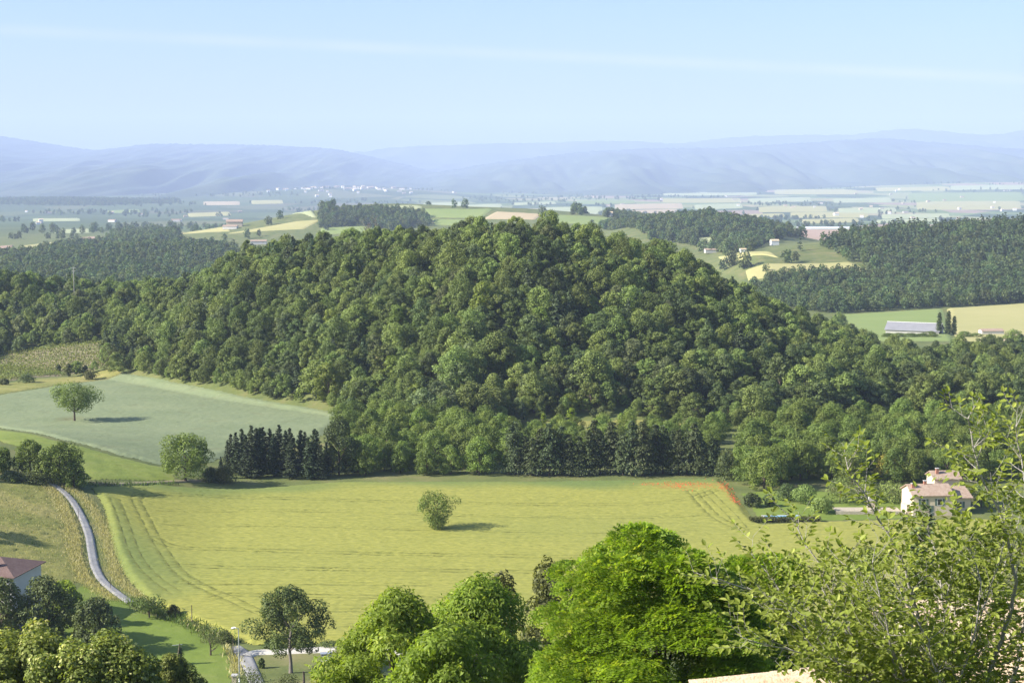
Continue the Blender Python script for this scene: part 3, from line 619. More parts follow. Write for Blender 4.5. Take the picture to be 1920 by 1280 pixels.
# ================================================================== TREES: shared meshes
OAK = [crown(100 + i, 2.2, 10.0 + (i % 3), 4.6 - 0.25 * (i % 2), 32, .95 + .2 * (i % 3), 4400, 0.42, 0.29, M['oak'], prof=(ROUND, DOME, SPREAD)[i % 3], rnd=.75, thick=.62) for i in range(6)]
OAKD = [crown(120 + i, 2.0, 10.5, 4.5, 30, 1.1, 4400, 0.42, 0.29, M['oak_dark'], prof=(ROUND, DOME, ROUND)[i % 3], rnd=.6, thick=.5) for i in range(3)]
OAKG = [crown(140 + i, 2.0, 9.5, 4.2, 28, 1.05, 4000, 0.42, 0.28, M['oak_grey'], prof=DOME, rnd=.6, thick=.5) for i in range(2)]
OAKY = [crown(150, 2.0, 9.5, 3.8, 20, 1.15, 3000, 0.44, 0.34, M['oak_yellow'], prof=ROUND, rnd=.4)]
ROB = [crown(160 + i, 1.2, 8.6, 4.2, 28, 1.15, 4800, 0.38, 0.21, M['robinia'], prof=(ROUND, DOME)[i % 2], rnd=.7, thick=.6) for i in range(4)]
PINEM = [conifer(180 + i, 2.5, 12.5, 2.9, 15, 8, M['pine'], 0.75, 0.40, 11, power=0.75) for i in range(3)]
FAR = [crown(200 + i, 1.0, 9.5, 4.6, 9, 2.1, 300, 1.35, 1.0, M['far'], prof=ROUND) for i in range(4)]
FARPINE = [conifer(220 + i, 1.5, 13.5, 3.0, 8, 6, M['pine'], 1.5, 0.8, 6, power=0.75) for i in range(2)]
TRK = [trunk_mesh(300 + i, 5.5, 0.24, 5, 0.45, 3.6, M['bark']) for i in range(3)]
TRKP = trunk_mesh(310, 10.5, 0.2, 0, .5, 1, M['bark'])
# scatter of instances for woods that read as one mass
def scatter(name, pts, sources, label, smin=0.8, smax=1.2, seed=0, flat=(0.9, 1.15)):
    rg = np.random.default_rng(seed); n = len(pts)
    me = bpy.data.meshes.new(name); me.vertices.add(n); me.vertices.foreach_set('co', np.asarray(pts, np.float32).ravel())
    s = rg.uniform(smin, smax, n); sz = s * rg.uniform(flat[0], flat[1], n)
    a = me.attributes.new('scl', 'FLOAT_VECTOR', 'POINT'); a.data.foreach_set('vector', np.stack([s, s, sz], -1).astype(np.float32).ravel())
    a = me.attributes.new('rot', 'FLOAT_VECTOR', 'POINT'); a.data.foreach_set('vector', np.stack([np.zeros(n), np.zeros(n), rg.uniform(0, 6.283, n)], -1).astype(np.float32).ravel())
    a = me.attributes.new('pick', 'INT', 'POINT'); a.data.foreach_set('value', rg.integers(0, len(sources), n).astype(np.int32))
    ng = bpy.data.node_groups.new(name + '_nodes', 'GeometryNodeTree')
    ng.interface.new_socket('Geometry', in_out='INPUT', socket_type='NodeSocketGeometry'); ng.interface.new_socket('Geometry', in_out='OUTPUT', socket_type='NodeSocketGeometry')
    gi = ng.nodes.new('NodeGroupInput'); go = ng.nodes.new('NodeGroupOutput'); iop = ng.nodes.new('GeometryNodeInstanceOnPoints'); jn = ng.nodes.new('GeometryNodeJoinGeometry')
    for so in sources:
        oi = ng.nodes.new('GeometryNodeObjectInfo'); oi.inputs['Object'].default_value = so; oi.inputs['As Instance'].default_value = True
        ng.links.new(oi.outputs['Geometry'], jn.inputs[0])
    def na(nm, typ):
        k = ng.nodes.new('GeometryNodeInputNamedAttribute'); k.data_type = typ; k.inputs['Name'].default_value = nm; return k.outputs[0]
    ng.links.new(gi.outputs[0], iop.inputs['Points']); ng.links.new(jn.outputs[0], iop.inputs['Instance'])
    iop.inputs['Pick Instance'].default_value = True
    ng.links.new(na('pick', 'INT'), iop.inputs['Instance Index']); ng.links.new(na('rot', 'FLOAT_VECTOR'), iop.inputs['Rotation']); ng.links.new(na('scl', 'FLOAT_VECTOR'), iop.inputs['Scale'])
    ng.links.new(iop.outputs[0], go.inputs[0])
    o = link(name, me); md = o.modifiers.new('scatter', 'NODES'); md.node_group = ng
    tag(o, label, 'wood', kind='stuff')
    return o
def jitter_points(poly, step, seed, avoid=True, jit=0.42):
    rg = np.random.default_rng(seed)
    xs = [p[0] for p in poly]; ys = [p[1] for p in poly]
    X, Y = np.meshgrid(np.arange(min(xs), max(xs), step), np.arange(min(ys), max(ys), step * 0.92))
    X = X + (np.arange(X.shape[0]) % 2)[:, None] * step * .5
    X = X + rg.uniform(-jit, jit, X.shape) * step; Y = Y + rg.uniform(-jit, jit, X.shape) * step
    k = inpoly(X, Y, poly)
    if avoid:
        for q in NOTREES: k &= ~inpoly(X, Y, q)
    X = X[k]; Y = Y[k]
    return np.stack([X, Y, H(X, Y)], -1)

# ================================================================== THE HILL WOOD
_bxs = np.linspace(-340, 150, 60)
HILL = [(x, baseY(x) - 2) for x in _bxs] + [(x, crestY(x) + 55) for x in _bxs[::-1]]
RIGHTWOOD = [(58, 425), (100, 440), (150, 470), (200, 520), (360, 760), (420, 900), (180, 900), (150, 700), (125, 600), (90, 480)]
hp = np.concatenate([jitter_points(HILL, 5.7, 21, jit=.6), jitter_points(RIGHTWOOD, 7.0, 22, jit=.6)])
_sky = [(-300, 400), (1540, 400), (1560, 575), (1600, 602), (1640, 622), (1700, 630), (1760, 634), (1810, 634), (1850, 622), (1920, 612), (2300, 600)]
tp = np.array([project(x, y, z + 11.5) for x, y, z in hp])
ok = tp[:, 1] > np.interp(tp[:, 0], [p[0] for p in _sky], [p[1] for p in _sky])
ok &= ~((hp[:, 0] > 40) & (hp[:, 1] < 423))
hp = hp[ok]; tp = tp[ok]
vis = (tp[:, 0] > -30) & (tp[:, 0] < 1950)
order = np.argsort(np.where(vis, hp[:, 1], 1e6))
near = order[:300]; rest = order[300:]
rnd = random.Random(4)
def zone(px, py, pal):
    if px < 200: return ('in the wood at the far left above the vineyard', 'wood above the vineyard')
    if px < 660: return ('at the foot of the hill along the oat field', 'hill wood edge along the oat field')
    if px < 1000: return ('low on the hill behind the thicket', 'hill wood behind the thicket')
    if px < 1400: return ('low on the hill behind the fir row', 'hill wood behind the fir row')
    return ('in the dark wood right of the hill', 'wood right of the hill')
first = {}; hill_trees = []
for i in near:
    x, y, z = hp[i]; px, py = tp[i]; q = rnd.random()
    if px > 1330 and q < 0.5: me, kind, nm = rnd.choice(OAKD), 'dark green rounded oak', 'oak_tree'
    elif q < 0.10: me, kind, nm = rnd.choice(PINEM), 'narrow dark pine', 'pine_tree'
    elif q < 0.26: me, kind, nm = rnd.choice(OAKD), 'dark green rounded oak', 'oak_tree'
    elif q < 0.40: me, kind, nm = rnd.choice(OAKG), 'grey-green bushy oak', 'oak_tree'
    elif q < 0.44: me, kind, nm = OAKY[0], 'yellow-green lime tree', 'lime_tree'
    else: me, kind, nm = rnd.choice(OAK), 'mid green rounded oak', 'oak_tree'
    zl, zg = zone(px, py, kind)
    s = rnd.choice((.45, .55, .65, .75, .85, .95, 1.15)) * rnd.uniform(.93, 1.07)
    e = place_tree(nm, (x, y, z - 0.2), me, TRKP if nm == 'pine_tree' else rnd.choice(TRK), f'{kind} {zl}', 'tree', f'{kind}s, {zg}', sc=(s * 1.12, s * 1.12, s * rnd.uniform(.8, 1.05)), rz=rnd.uniform(0, 6.28))
    first.setdefault(me.name, e.children[0]); hill_trees.append((e, kind))
relabel(hill_trees, 'up the slope')
pool_ = [first[m.name] for m in OAK for _ in range(2) if m.name in first] + [first[m.name] for m in OAKD + OAKG + PINEM[:1] if m.name in first] + [first[m.name] for m in OAKY if m.name in first and False]
scatter('hill_wood', hp[rest], pool_, 'dense oak wood covering the upper slopes and crest of the hill', 0.5, 1.12, seed=9, flat=(.8, 1.05))
_u = np.linspace(-210, 110, 40)
ug = jitter_points([(x, baseY(x) - 5) for x in _u] + [(x, crestY(x) + 10) for x in _u[::-1]], 4.6, 23)
scatter('undergrowth', ug, pool_, 'low scrub and young growth filling the gaps of the hill wood', .25, .55, seed=10, flat=(.8, 1.1))
# a few trees that stand out on the hill
def stand(px, py, me, trk, nm, label, sc=1.0, lift=0.0, tree_h=None, group=None):
    g = G(px, py); return place_tree(nm, (g.x, g.y, g.z - 0.15), me, trk, label, 'tree', group, sc=sc, rz=px * 0.37)
SAPL = crown(400, 0.6, 6.2, 1.5, 12, 0.6, 1300, 0.34, 0.22, M['sapling'], prof=ROUND)
for px, py, s, lb in [(745, 640, 1.0, 'yellow-green lime tree in flower on the left flank of the hill'), (905, 612, 1.25, 'broad yellow-green tree in the middle of the hill wood'), (1010, 640, .9, 'small yellow-green tree right of the middle of the hill wood'), (620, 640, .9, 'bright lime-green tree on the left slope of the hill')]:
    g = G(px, py); place_tree('lime_tree', (g.x, g.y, g.z + 1.6), OAKY[0], TRK[0], lb, 'tree', sc=s, rz=px)
# bare dead tree on the crest
def dead_tree(seed, h):
    r_ = random.Random(seed); mb = MB()
    def grow(p, d, L_, rad, lv):
        pts = [p]; n = 5
        for i in range(n):
            d = (d + Vector((r_.uniform(-.16, .16), r_.uniform(-.16, .16), r_.uniform(-.02, .12)))).normalized(); pts.append(pts[-1] + d * (L_ / n))
        mb.tube(pts, [rad * (1 - .65 * i / n) for i in range(n + 1)], 5)
        if lv < 3:
            for k in range(5 if lv else 7):
                b = pts[r_.randint(2, n)]; a = r_.uniform(0, 6.28)
                grow(b, (d * .7 + Vector((math.cos(a), math.sin(a), r_.uniform(.1, .7))) * .8).normalized(), L_ * r_.uniform(.5, .7), rad * .45, lv + 1)
    grow(Vector((0, 0, -.5)), Vector((0, 0, 1)), h * .5, h * .026, 0)
    return mb.mesh('branches', M['bark_grey'], smooth=True)
x = (705 - 960) / F * 655; e = empty('dead_tree', (x, 655, float(H(x, 655)))); tag(e, 'bare leafless tree rising above the crest of the hill wood', 'tree'); link('branches', dead_tree(3, 19), e)

# ================================================================== THICKET BEHIND THE HEDGES, ROBINIAS ON THE RIGHT
THICK = GP([(640, 893), (628, 855), (640, 810), (690, 795), (800, 806), (905, 806), (945, 830), (960, 820), (1350, 816), (1350, 872), (985, 868), (955, 893)])
pts = jitter_points(THICK, 5.6, 31); TH = []; RB = []
for i, (x, y, z) in enumerate(pts):
    px, _ = project(x, y, z); s = rnd.uniform(.55, .95) * (0.8 if px > 960 else 1)
    side = 'between the cypress clump and the fir row' if px < 960 else 'behind the row of dark firs'
    TH.append((place_tree('robinia_tree', (x, y, z - .2), rnd.choice(ROB), rnd.choice(TRK), f'leafy mid green tree in the thicket {side}', 'tree', f'thicket {side}', sc=(s, s, s * rnd.uniform(.95, 1.2)), rz=rnd.uniform(0, 6.28)), 'leafy thicket tree'))
ROBW = GP([(1362, 930), (1362, 880), (1400, 830), (1480, 812), (1600, 806), (1720, 806), (1800, 815), (1990, 815), (1990, 900), (1880, 905), (1700, 905), (1640, 912), (1560, 905), (1500, 908), (1440, 922), (1400, 930)])
pts = jitter_points(ROBW, 5.8, 33)
for i, (x, y, z) in enumerate(pts):
    px, py = project(x, y, z); s = rnd.uniform(.7, 1.02)
    side = 'along the right edge of the wheat field' if px < 1500 else ('behind the cream house' if px > 1640 else 'behind the garden left of the cream house')
    RB.append((place_tree('robinia_tree', (x, y, z - .2), rnd.choice(ROB), rnd.choice(TRK), f'pale green robinia {side}', 'tree', f'robinias {side}', sc=(s, s, s * rnd.uniform(.95, 1.2)), rz=rnd.uniform(0, 6.28)), 'pale green robinia'))
relabel(TH, 'from the field edge'); relabel(RB, 'from the field edge')
for px, py, s, lb in [(1072, 806, 1.0, 'tall bright yellow-green sapling in the clearing behind the firs'), (1020, 800, .62, 'small bright sapling left of the tall one in the clearing'), (1165, 803, .7, 'bright sapling at the right of the clearing'), (1185, 806, .5, 'lowest bright sapling right in the clearing')]:
    g = G(px, py); place_tree('sapling', g, SAPL, None, lb, 'tree', sc=s)
for px, py, lb in [(1655, 900, 'yellow flowering bush between the robinias left of the cream house'), (1690, 896, 'yellow flowering bush close behind the cream house roof')]:
    g = G(px, py); place_tree('broom_bush', (g.x, g.y, g.z + 1.2), crown(405 + px, .2, 4.2, 2.6, 12, 1.0, 1300, .34, .2, leafmat('broom_leaves', (.28, .25, .04))), None, lb, 'bush')
# fir row
FIRM = [conifer(410 + i, 2.1, 11.0, 3.0, 24, 10, M['fir'], 0.5, 0.24, 18, power=0.48, droop=0.4) for i in range(4)]
FTRK = trunk_mesh(420, 9.5, .17, 0, .5, 1, M['bark'])
n = 27
for i in range(n):
    px = 968 + (1348 - 968) * i / (n - 1) + rnd.uniform(-6, 6); g = G(px, 893 - 1.5 * (i / n) + rnd.uniform(-3, 2)); s = rnd.uniform(.76, 1.16) * (0.95 if i > 20 else 1)
    place_tree('fir_tree', (g.x, g.y + 1.5, g.z), FIRM[i % 4], FTRK, f'dark drooping fir, {ordinal(i + 1)} from the left in the row behind the wheat', 'tree', 'dark firs in a row behind the wheat field', sc=(s, s, s), rz=rnd.uniform(0, 6.28))
# cypress clump
CYPM = [conifer(430 + i, 0.3, 12.5, 2.5, 34, 11, M['cypress'], 0.5, 0.24, 16, power=0.62, droop=-0.25) for i in range(3)]
for i in range(24):
    t = i / 23; px = 418 + (622 - 418) * t + rnd.uniform(-4, 4); g = G(px, 895 + rnd.uniform(-12, 4))
    top = np.interp(px, [410, 440, 480, 530, 580, 600, 630], [835, 806, 795, 783, 798, 806, 826]) + rnd.uniform(-3, 26)
    s = (g.z - PT(px, top, g.y)[2]) / -12.7
    place_tree('cypress_tree', g, CYPM[i % 3], None, f'blackish green pointed cypress, {ordinal(i + 1)} from the left in the dense clump', 'tree', 'dark cypress clump left of the thicket', sc=(s * .95, s * .95, s), rz=rnd.uniform(0, 6.28))
# ================================================================== SINGLE TREES
def fit_tree(nm, px, base, top, wpx, label, mat, seed, nl=26, lrf=0.30, nleaf=5200, l=.34, wd=.2, prof=ROUND, h0f=0.22, trunk=M['bark'], tr=.22, limbs=7, cat='tree', group=None, Y=None, droop=None, squash=.85):
    if Y is None: g = G(px, base)
    else:
        x = (px - 960) / F * Y; g = Vector((x, Y, float(H(x, Y))))
    h = PT(px, top, g.y)[2] - g.z; r = wpx / 2 / F * g.y
    c = crown(seed, h * h0f, h - r * lrf * .55, r, nl, r * lrf, nleaf, l, wd, mat, prof=prof, droop=droop, squash=squash)
    t = trunk_mesh(seed, h * .62, tr, limbs, .35, r * .85, trunk)
    return place_tree(nm, g, c, t, label, cat, group)
fit_tree('field_tree', 820, 997, 917, 92, 'lone bushy tree standing in the yellow wheat field', M['field_tree'], 501, nl=34, lrf=.30, nleaf=4800, l=.34, wd=.15, prof=FAN, h0f=.14, limbs=12)
fit_tree('field_tree', 140, 792, 714, 104, 'lone spreading tree standing in the grey-green oat field', M['field_tree'], 502, nl=34, lrf=.28, nleaf=6500, l=.42, wd=.24, prof=SPREAD, h0f=.36, tr=.3, limbs=8)
fit_tree('walnut_tree', 348, 903, 806, 108, 'broad round tree at the left end of the cypress clump', M['field_tree'], 503, nl=36, lrf=.30, nleaf=7500, l=.40, wd=.26, prof=ROUND, h0f=.2, tr=.3)
fit_tree('round_tree', 636, 890, 776, 74, 'dark glossy round tree at the right end of the cypress clump', M['oak_dark'], 504, nl=30, nleaf=6000, l=.4, wd=.28, prof=ROUND, h0f=.1)
fit_tree('lane_tree', 57, 893, 820, 70, 'smaller rounded tree left of the pair at the head of the lane', M['field_tree'], 505, nl=26, nleaf=4200, l=.38, wd=.26, h0f=.15)
fit_tree('lane_tree', 112, 905, 824, 96, 'largest rounded tree above the head of the lane', M['field_tree'], 506, nl=34, nleaf=6500, l=.38, wd=.26, h0f=.12)
fit_tree('lane_tree', 138, 914, 864, 56, 'small rounded tree at the bend of the lane', M['field_tree'], 507, nl=22, nleaf=3200, l=.36, wd=.24, h0f=.1)
fit_tree('lane_tree', 2, 885, 836, 60, 'tree cut by the left edge beside the lane head', M['field_tree'], 508, nl=22, nleaf=3200, l=.36, wd=.24, h0f=.1)
for px, b, t_, wp, lb in [(60, 904, 882, 70, 'low spreading bush beside the head of the lane'), (20, 900, 880, 50, 'low bush at the left edge near the lane head'), (420, 905, 868, 50, 'dark bush tucked between the round tree and the cypresses'), (1358, 899, 848, 46, 'bush filling the gap right of the last fir'), (1366, 892, 836, 50, 'taller bush behind the gap right of the last fir'), (395, 902, 872, 44, 'low bush under the right side of the broad round tree')]:
    fit_tree('bush', px, b, t_, wp, lb, M['shrub'], 510 + px, nl=14, lrf=.42, nleaf=2000, l=.34, wd=.22, prof=DOME, h0f=.05, tr=.06, limbs=3, cat='bush')
fit_tree('chestnut_tree', 4, 1190, 1082, 92, 'dark chestnut cut by the left edge below the house', M['chestnut'], 520, nl=36, nleaf=7000, l=.36, wd=.22, h0f=.1, droop=.5)
fit_tree('chestnut_tree', 92, 1196, 1078, 118, 'large dark chestnut in front of the house at lower left', M['chestnut'], 521, nl=40, nleaf=9000, l=.34, wd=.22, h0f=.12, droop=.5)
fit_tree('maple_tree', 122, 1165, 1084, 62, 'brighter green tree behind the large dark chestnut', M['ash'], 522, nl=22, nleaf=3500, l=.34, wd=.24, h0f=.15)
fit_tree('chestnut_tree', 180, 1224, 1116, 96, 'round dark chestnut standing on the lawn', M['chestnut'], 523, nl=36, nleaf=7500, l=.34, wd=.22, h0f=.08, droop=.5)
fit_tree('fruit_tree', 280, 1158, 1115, 74, 'small flat-topped fruit tree beside the end of the lane', M['oak'], 524, nl=18, lrf=.3, nleaf=1900, l=.26, wd=.14, prof=SPREAD, h0f=.42, tr=.14)
fit_tree('fruit_tree', 395, 1229, 1168, 70, 'small open fruit tree with forked trunk on the lawn', M['shrub'], 525, nl=20, lrf=.24, nleaf=1000, l=.24, wd=.12, prof=SPREAD, h0f=.38, tr=.14, limbs=9)
fit_tree('linden_tree', 545, 1261, 1094, 140, 'tall dark green tree with bare trunk beside the white gravel track', M['linden'], 526, nl=46, lrf=.24, nleaf=13000, l=.30, wd=.17, prof=ROUND, h0f=.27, trunk=M['bark_grey'], tr=.26, limbs=12, droop=.3)
g = G(338, 1246); place_tree('dwarf_cypress', g, conifer(530, .1, 2.6, .5, 18, 8, M['fir'], .22, .1, 8, power=.6, droop=-.5), None, 'small dark conical cypress beside the leaning pole', 'tree')
for px, b, t_, wp, lb in [(160, 702, 684, 14, 'young slim tree at the corner of the vineyard'), (50, 718, 696, 34, 'small round bush below the vineyard at left'), (170, 712, 692, 30, 'small round bush on the rough grass under the vineyard'), (205, 696, 640, 52, 'leafy tree at the corner between vineyard and oat field'), (110, 700, 682, 12, 'thin sapling on the rough grass below the vines'), (128, 706, 680, 14, 'thin pale sapling right of the others below the vines'), (8, 722, 708, 18, 'tiny bush below the vineyard at the left edge')]:
    fit_tree('bush' if wp < 40 and wp > 15 else 'young_tree', px, b, t_, wp, lb, M['shrub'], 540 + px, nl=12, lrf=.42, nleaf=1300, l=.4, wd=.26, h0f=.08, tr=.07, limbs=3, cat='bush' if wp < 40 and wp > 15 else 'tree')
# trees just left of the frame, their shadows lie on the meadow
for x, y, s in [(-114, 302, 1.0), (-106, 262, 1.1), (-101, 240, .9)]:
    place_tree('oak_tree', (x, y, float(H(x, y))), OAK[0], TRK[0], 'oak beyond the left edge shading the dry meadow', 'tree', 'oaks beyond the left edge', sc=s)
# vines
vm = []
rg = np.random.default_rng(77)
v0 = np.array(VW); cx, cyy = v0.mean(0)
dirv = np.array(GP([(0, 690), (190, 655)])); dv = unit((dirv[1] - dirv[0])[None])[0]; nv = np.array([-dv[1], dv[0]])
for r_ in range(-14, 15):
    ss = np.arange(-90, 90, 0.8); P = np.array([cx, cyy]) + dv * ss[:, None] + nv * r_ * 3.2
    P = P[inpoly(P[:, 0], P[:, 1], VW)]
    if len(P) < 14: continue
    br = np.nonzero(np.hypot(*np.diff(P, axis=0).T) > 1.2)[0]
    P = max(np.split(P, br + 1), key=len)
    k = np.repeat(np.arange(len(P)), 12); m_ = len(k)
    c = np.stack([P[k, 0], P[k, 1], H(P[k, 0], P[k, 1])], -1) + np.stack([rg.normal(0, .3, m_), rg.normal(0, .3, m_), rg.uniform(.25, 1.45, m_)], -1)
    me = quads_mesh('vine_row', leaf_quads(rg, c, sphere_dirs(rg, m_, -.2), .55, .4), M['vine'], rg.random(m_))
    tag(link('vine_row', me), f'row of green vines on bare earth, {ordinal(r_ + 15)} row across the left vineyard', 'vine row', 'rows of the vineyard')
# woods and trees far off
def far_scatter(name, poly_px, step, seed, sources, label, world=None, **kw):
    p = jitter_points(world or GP(poly_px), step, seed); return scatter(name, p, sources, label, seed=seed, **kw)
# sources: one visible tree of each far kind
src = []
for i, me in enumerate(FAR):
    g = G((612, 800, 1110, 1180)[i], (432, 424, 425, 428)[i]); e = place_tree('far_tree', g, me, None, ('rounded tree at the left foot of the far wooded knoll', 'rounded tree right of the far wooded knoll', 'rounded tree at the right end of the far green field', 'rounded tree at the left end of the low far wood')[i], 'tree'); src.append(e.children[0])
srcp = []
for i, me in enumerate(FARPINE):
    g = G((1500, 1560)[i], (470, 462)[i]); e = place_tree('far_pine', g, me, None, ('leftmost pine on the crest of the pine hill', 'pine near the left end of the pine hill crest')[i], 'tree'); srcp.append(e.children[0])
far_scatter('knoll_wood', [(598, 404), (640, 396), (690, 392), (790, 402), (812, 420), (700, 438), (600, 430)], 9, 41, src, 'dense dark wood on the far knoll behind the hill')
far_scatter('ridge_wood', [(1125, 428), (1190, 410), (1300, 402), (1430, 416), (1485, 440), (1400, 472), (1310, 462), (1220, 450)], 9, 42, src, 'wood on the low ridge behind the right shoulder of the hill')
far_scatter('valley_wood', [(-60, 484), (60, 476), (120, 464), (230, 452), (330, 450), (445, 474), (520, 486), (520, 508), (-60, 515)], 11, 43, src, 'dark woods in the valley beyond the left side of the hill')
far_scatter('pine_hill_wood', None, 8.5, 44, srcp + src[:2], 'dark pine wood covering the hill at right', world=[(x, 1085) for x in (330, 400, 560)] + [(640, 1200), (680, 1500), (330, 1500), (272, 1400), (285, 1200)])
far_scatter('pine_foot_wood', None, 8.0, 45, src, 'leafy wood at the foot of the pine hill above the pasture', world=GP([(1400, 548), (1480, 520), (1530, 505), (1600, 506), (1680, 530), (1800, 515), (1990, 510), (1990, 562), (1880, 570), (1700, 580), (1560, 588), (1480, 580)]), smin=.75, smax=1.05)
far_scatter('low_hill_wood', None, 26, 46, src, 'hazy wooded low hill far left below the mountains', world=[(-3000, 6500), (-1650, 6500), (-1450, 7000), (-1600, 7700), (-3100, 7700)], smin=1.1, smax=1.6)
belts = []
rb = np.random.default_rng(91)
for (a, b, c_, d_) in _far + [(980, 404, 120, 1), (1080, 398, 100, 1), (560, 396, 60, 1), (850, 388, 60, 1), (640, 394, 60, 1), (20, 445, 200, 2), (250, 440, 120, 1), (430, 445, 90, 1), (500, 420, 90, 1), (1330, 470, 80, 1), (1440, 492, 120, 2), (1340, 502, 60, 2), (1460, 446, 60, 2), (1500, 424, 100, 1), (1600, 420, 120, 1), (1700, 414, 150, 1), (1320, 415, 140, 2), (1450, 408, 160, 1)]:
    g0 = G(a, b + d_ + 1.2); g1 = G(a + c_, b + d_ + rb.uniform(-1, 2)); n_ = int((g1 - g0).length / 9); gaps = rb.random() * 6
    for i in range(n_):
        t = i / max(n_, 1)
        if math.sin(t * 11 + gaps) < -0.25: continue
        p = g0.lerp(g1, t); x = p.x + rb.normal() * 4; y = p.y + rb.normal() * 9; belts.append((x, y, float(H(x, y))))
for _ in range(7000):
    Y_ = rb.uniform(2300, 11500); x = rb.uniform(-.36, .36) * Y_
    cl = math.sin(x / 210 + 2 * math.sin(Y_ / 700)) * math.sin(Y_ / 330 + x / 500)
    if cl > 0.25: belts.append((x, Y_, float(H(x, Y_))))
belts = np.array(belts); kb = np.ones(len(belts), bool)
for q in NOTREES: kb &= ~inpoly(belts[:, 0], belts[:, 1], q)
scatter('plain_trees', belts[kb], src, 'hedgerows and copses scattered over the far plain', .8, 1.5, seed=47)
# poplars and the trees round the barn
POP = conifer(450, 1, 20, 2.0, 40, 9, M['oak_dark'], .9, .5, 11, power=.28, droop=-.8)
for px, t_, s in [(1765, 585, 1.0), (1782, 582, 1.05), (1793, 592, .92)]:
    Y_ = 842; x = (px - 960) / F * Y_; z = float(H(x, Y_)); hh = PT(px, t_, Y_)[2] - z
    place_tree('poplar_tree', (x, Y_, z), POP, None, {1765: 'leftmost of the three columnar poplars beside the barn', 1782: 'tallest, middle poplar of the three beside the barn', 1793: 'rightmost, shortest of the three poplars beside the barn'}[px], 'tree', 'poplars beside the barn', sc=(s * .8, s * .8, hh / 20.5))
for px, py, lb in [(1632, 584, 'single round tree on the pasture under the pine hill'), (1436, 420 + 90, 'single bush at the lower edge of the right hay field')]:
    g = G(px, py); place_tree('far_tree', g, FAR[1], None, lb, 'tree', sc=.7)
for px, t_, lb in [(1668, 622, 'round tree in front of the left end of the barn'), (1690, 626, 'round tree in front of the left half of the barn'), (1712, 625, 'round tree in front of the middle of the barn'), (1734, 624, 'round tree in front of the right half of the barn'), (1750, 618, 'round tree between the barn and the poplars'), (1812, 618, 'dark round tree right of the poplars'), (1835, 622, 'second round tree right of the poplars')]:
    Y_ = 815; x = (px - 960) / F * Y_; z = float(H(x, Y_)); sc_ = (PT(px, t_, Y_)[2] - z) / 10.5; place_tree('yard_tree', (x, Y_, z), rnd.choice(ROB), TRK[0], lb, 'tree', sc=(1.0, 1.0, max(sc_, .3)), rz=px)
far_scatter('valley_copse', [(205, 441), (260, 436), (330, 437), (338, 447), (225, 450)], 11, 48, src, 'small dark copse beyond the left valley woods')
# ================================================================== BUILDINGS AND SMALL THINGS
def gable_mesh(mb, x0, x1, y0, y1, h, rise, along='x'):
    """closed wall block with gables; ridge along x or y"""
    if along == 'x':
        ym = (y0 + y1) / 2
        mb.quad((x0, y0, 0), (x1, y0, 0), (x1, y0, h), (x0, y0, h)); mb.quad((x1, y1, 0), (x0, y1, 0), (x0, y1, h), (x1, y1, h))
        mb.quad((x0, y1, 0), (x0, y0, 0), (x0, y0, h), (x0, ym, h + rise), (x0, y1, h)); mb.quad((x1, y0, 0), (x1, y1, 0), (x1, y1, h), (x1, ym, h + rise), (x1, y0, h))
def roof_slabs(mb, x0, x1, y0, y1, h, rise, over=.35, th=.16):
    ym = (y0 + y1) / 2; k = rise / (ym - y0)
    for s in (1, -1):
        ye = y0 - over if s > 0 else y1 + over; ze = h - over * k
        a = [(x0 - over, ye, ze), (x1 + over, ye, ze), (x1 + over, ym, h + rise), (x0 - over, ym, h + rise)]
        b = [(p[0], p[1], p[2] + th) for p in a]
        mb.quad(*b); mb.quad(*a[::-1])
        for i in range(4): mb.quad(a[i], a[(i + 1) % 4], b[(i + 1) % 4], b[i])
def box_part(name, dims, mat, parent):
    mb = MB(); mb.box(*dims); return mb.build(name, mat, parent)
def window(parent, x, z, w_, h_, y=0.0, shutters=True, panes=1, fmat=None):
    f = MB(); t = .06
    for a in ((x, x + w_, z - t, z), (x, x + w_, z + h_, z + h_ + t), (x - t, x, z - t, z + h_ + t), (x + w_, x + w_ + t, z - t, z + h_ + t)):
        f.box(a[0], a[1], y - .07, y + .03, a[2], a[3])
    for k in range(1, panes):
        xx = x + w_ * k / panes; f.box(xx - .03, xx + .03, y - .06, y - .005, z, z + h_)
    wd = f.build('window', fmat or M['white'], parent)
    for k in range(panes):
        box_part('pane', (x + w_ * k / panes + .03, x + w_ * (k + 1) / panes - .03, y - .03, y - .01, z, z + h_), M['glass'], wd)
    if shutters:
        for s in (-1, 1):
            cx_ = x - t - .02 - w_ * .5 if s < 0 else x + w_ + t + .02
            box_part('shutter', (cx_, cx_ + w_ * .5, y - .06, y - .012, z - .03, z + h_ + .03), M['shutter'], wd)
    return wd
# cream house at the right edge of the wheat
g = G(1712, 967); hs = empty('cream_house', (g.x, g.y, g.z), R(4)); tag(hs, 'cream rendered house with weathered red tile roofs beside the wheat field', 'house')
mb = MB(); gable_mesh(mb, 0, 7.9, 0, 7.4, 4.1, 1.5); mb.box(-.9, 0, 1.2, 5.0, 0, 1.7); mb.build('wall', M['render_wall'], hs)
mb = MB(); gable_mesh(mb, 6.3, 11.6, 6.2, 11.0, 6.2, 1.1); mb.build('tower_wall', M['render_wall'], hs)
mb = MB(); mb.box(7.9, 12.2, 1.6, 6.1, 0, 3.2); mb.build('wing_wall', M['render_wall'], hs)
mb = MB(); roof_slabs(mb, 0, 7.9, 0, 7.4, 4.1, 1.5); rf = mb.build('roof', M['roof'], hs)
mb = MB(); roof_slabs(mb, 6.3, 11.6, 6.2, 11.0, 6.2, 1.1); rf2 = mb.build('tower_roof', M['roof'], hs)
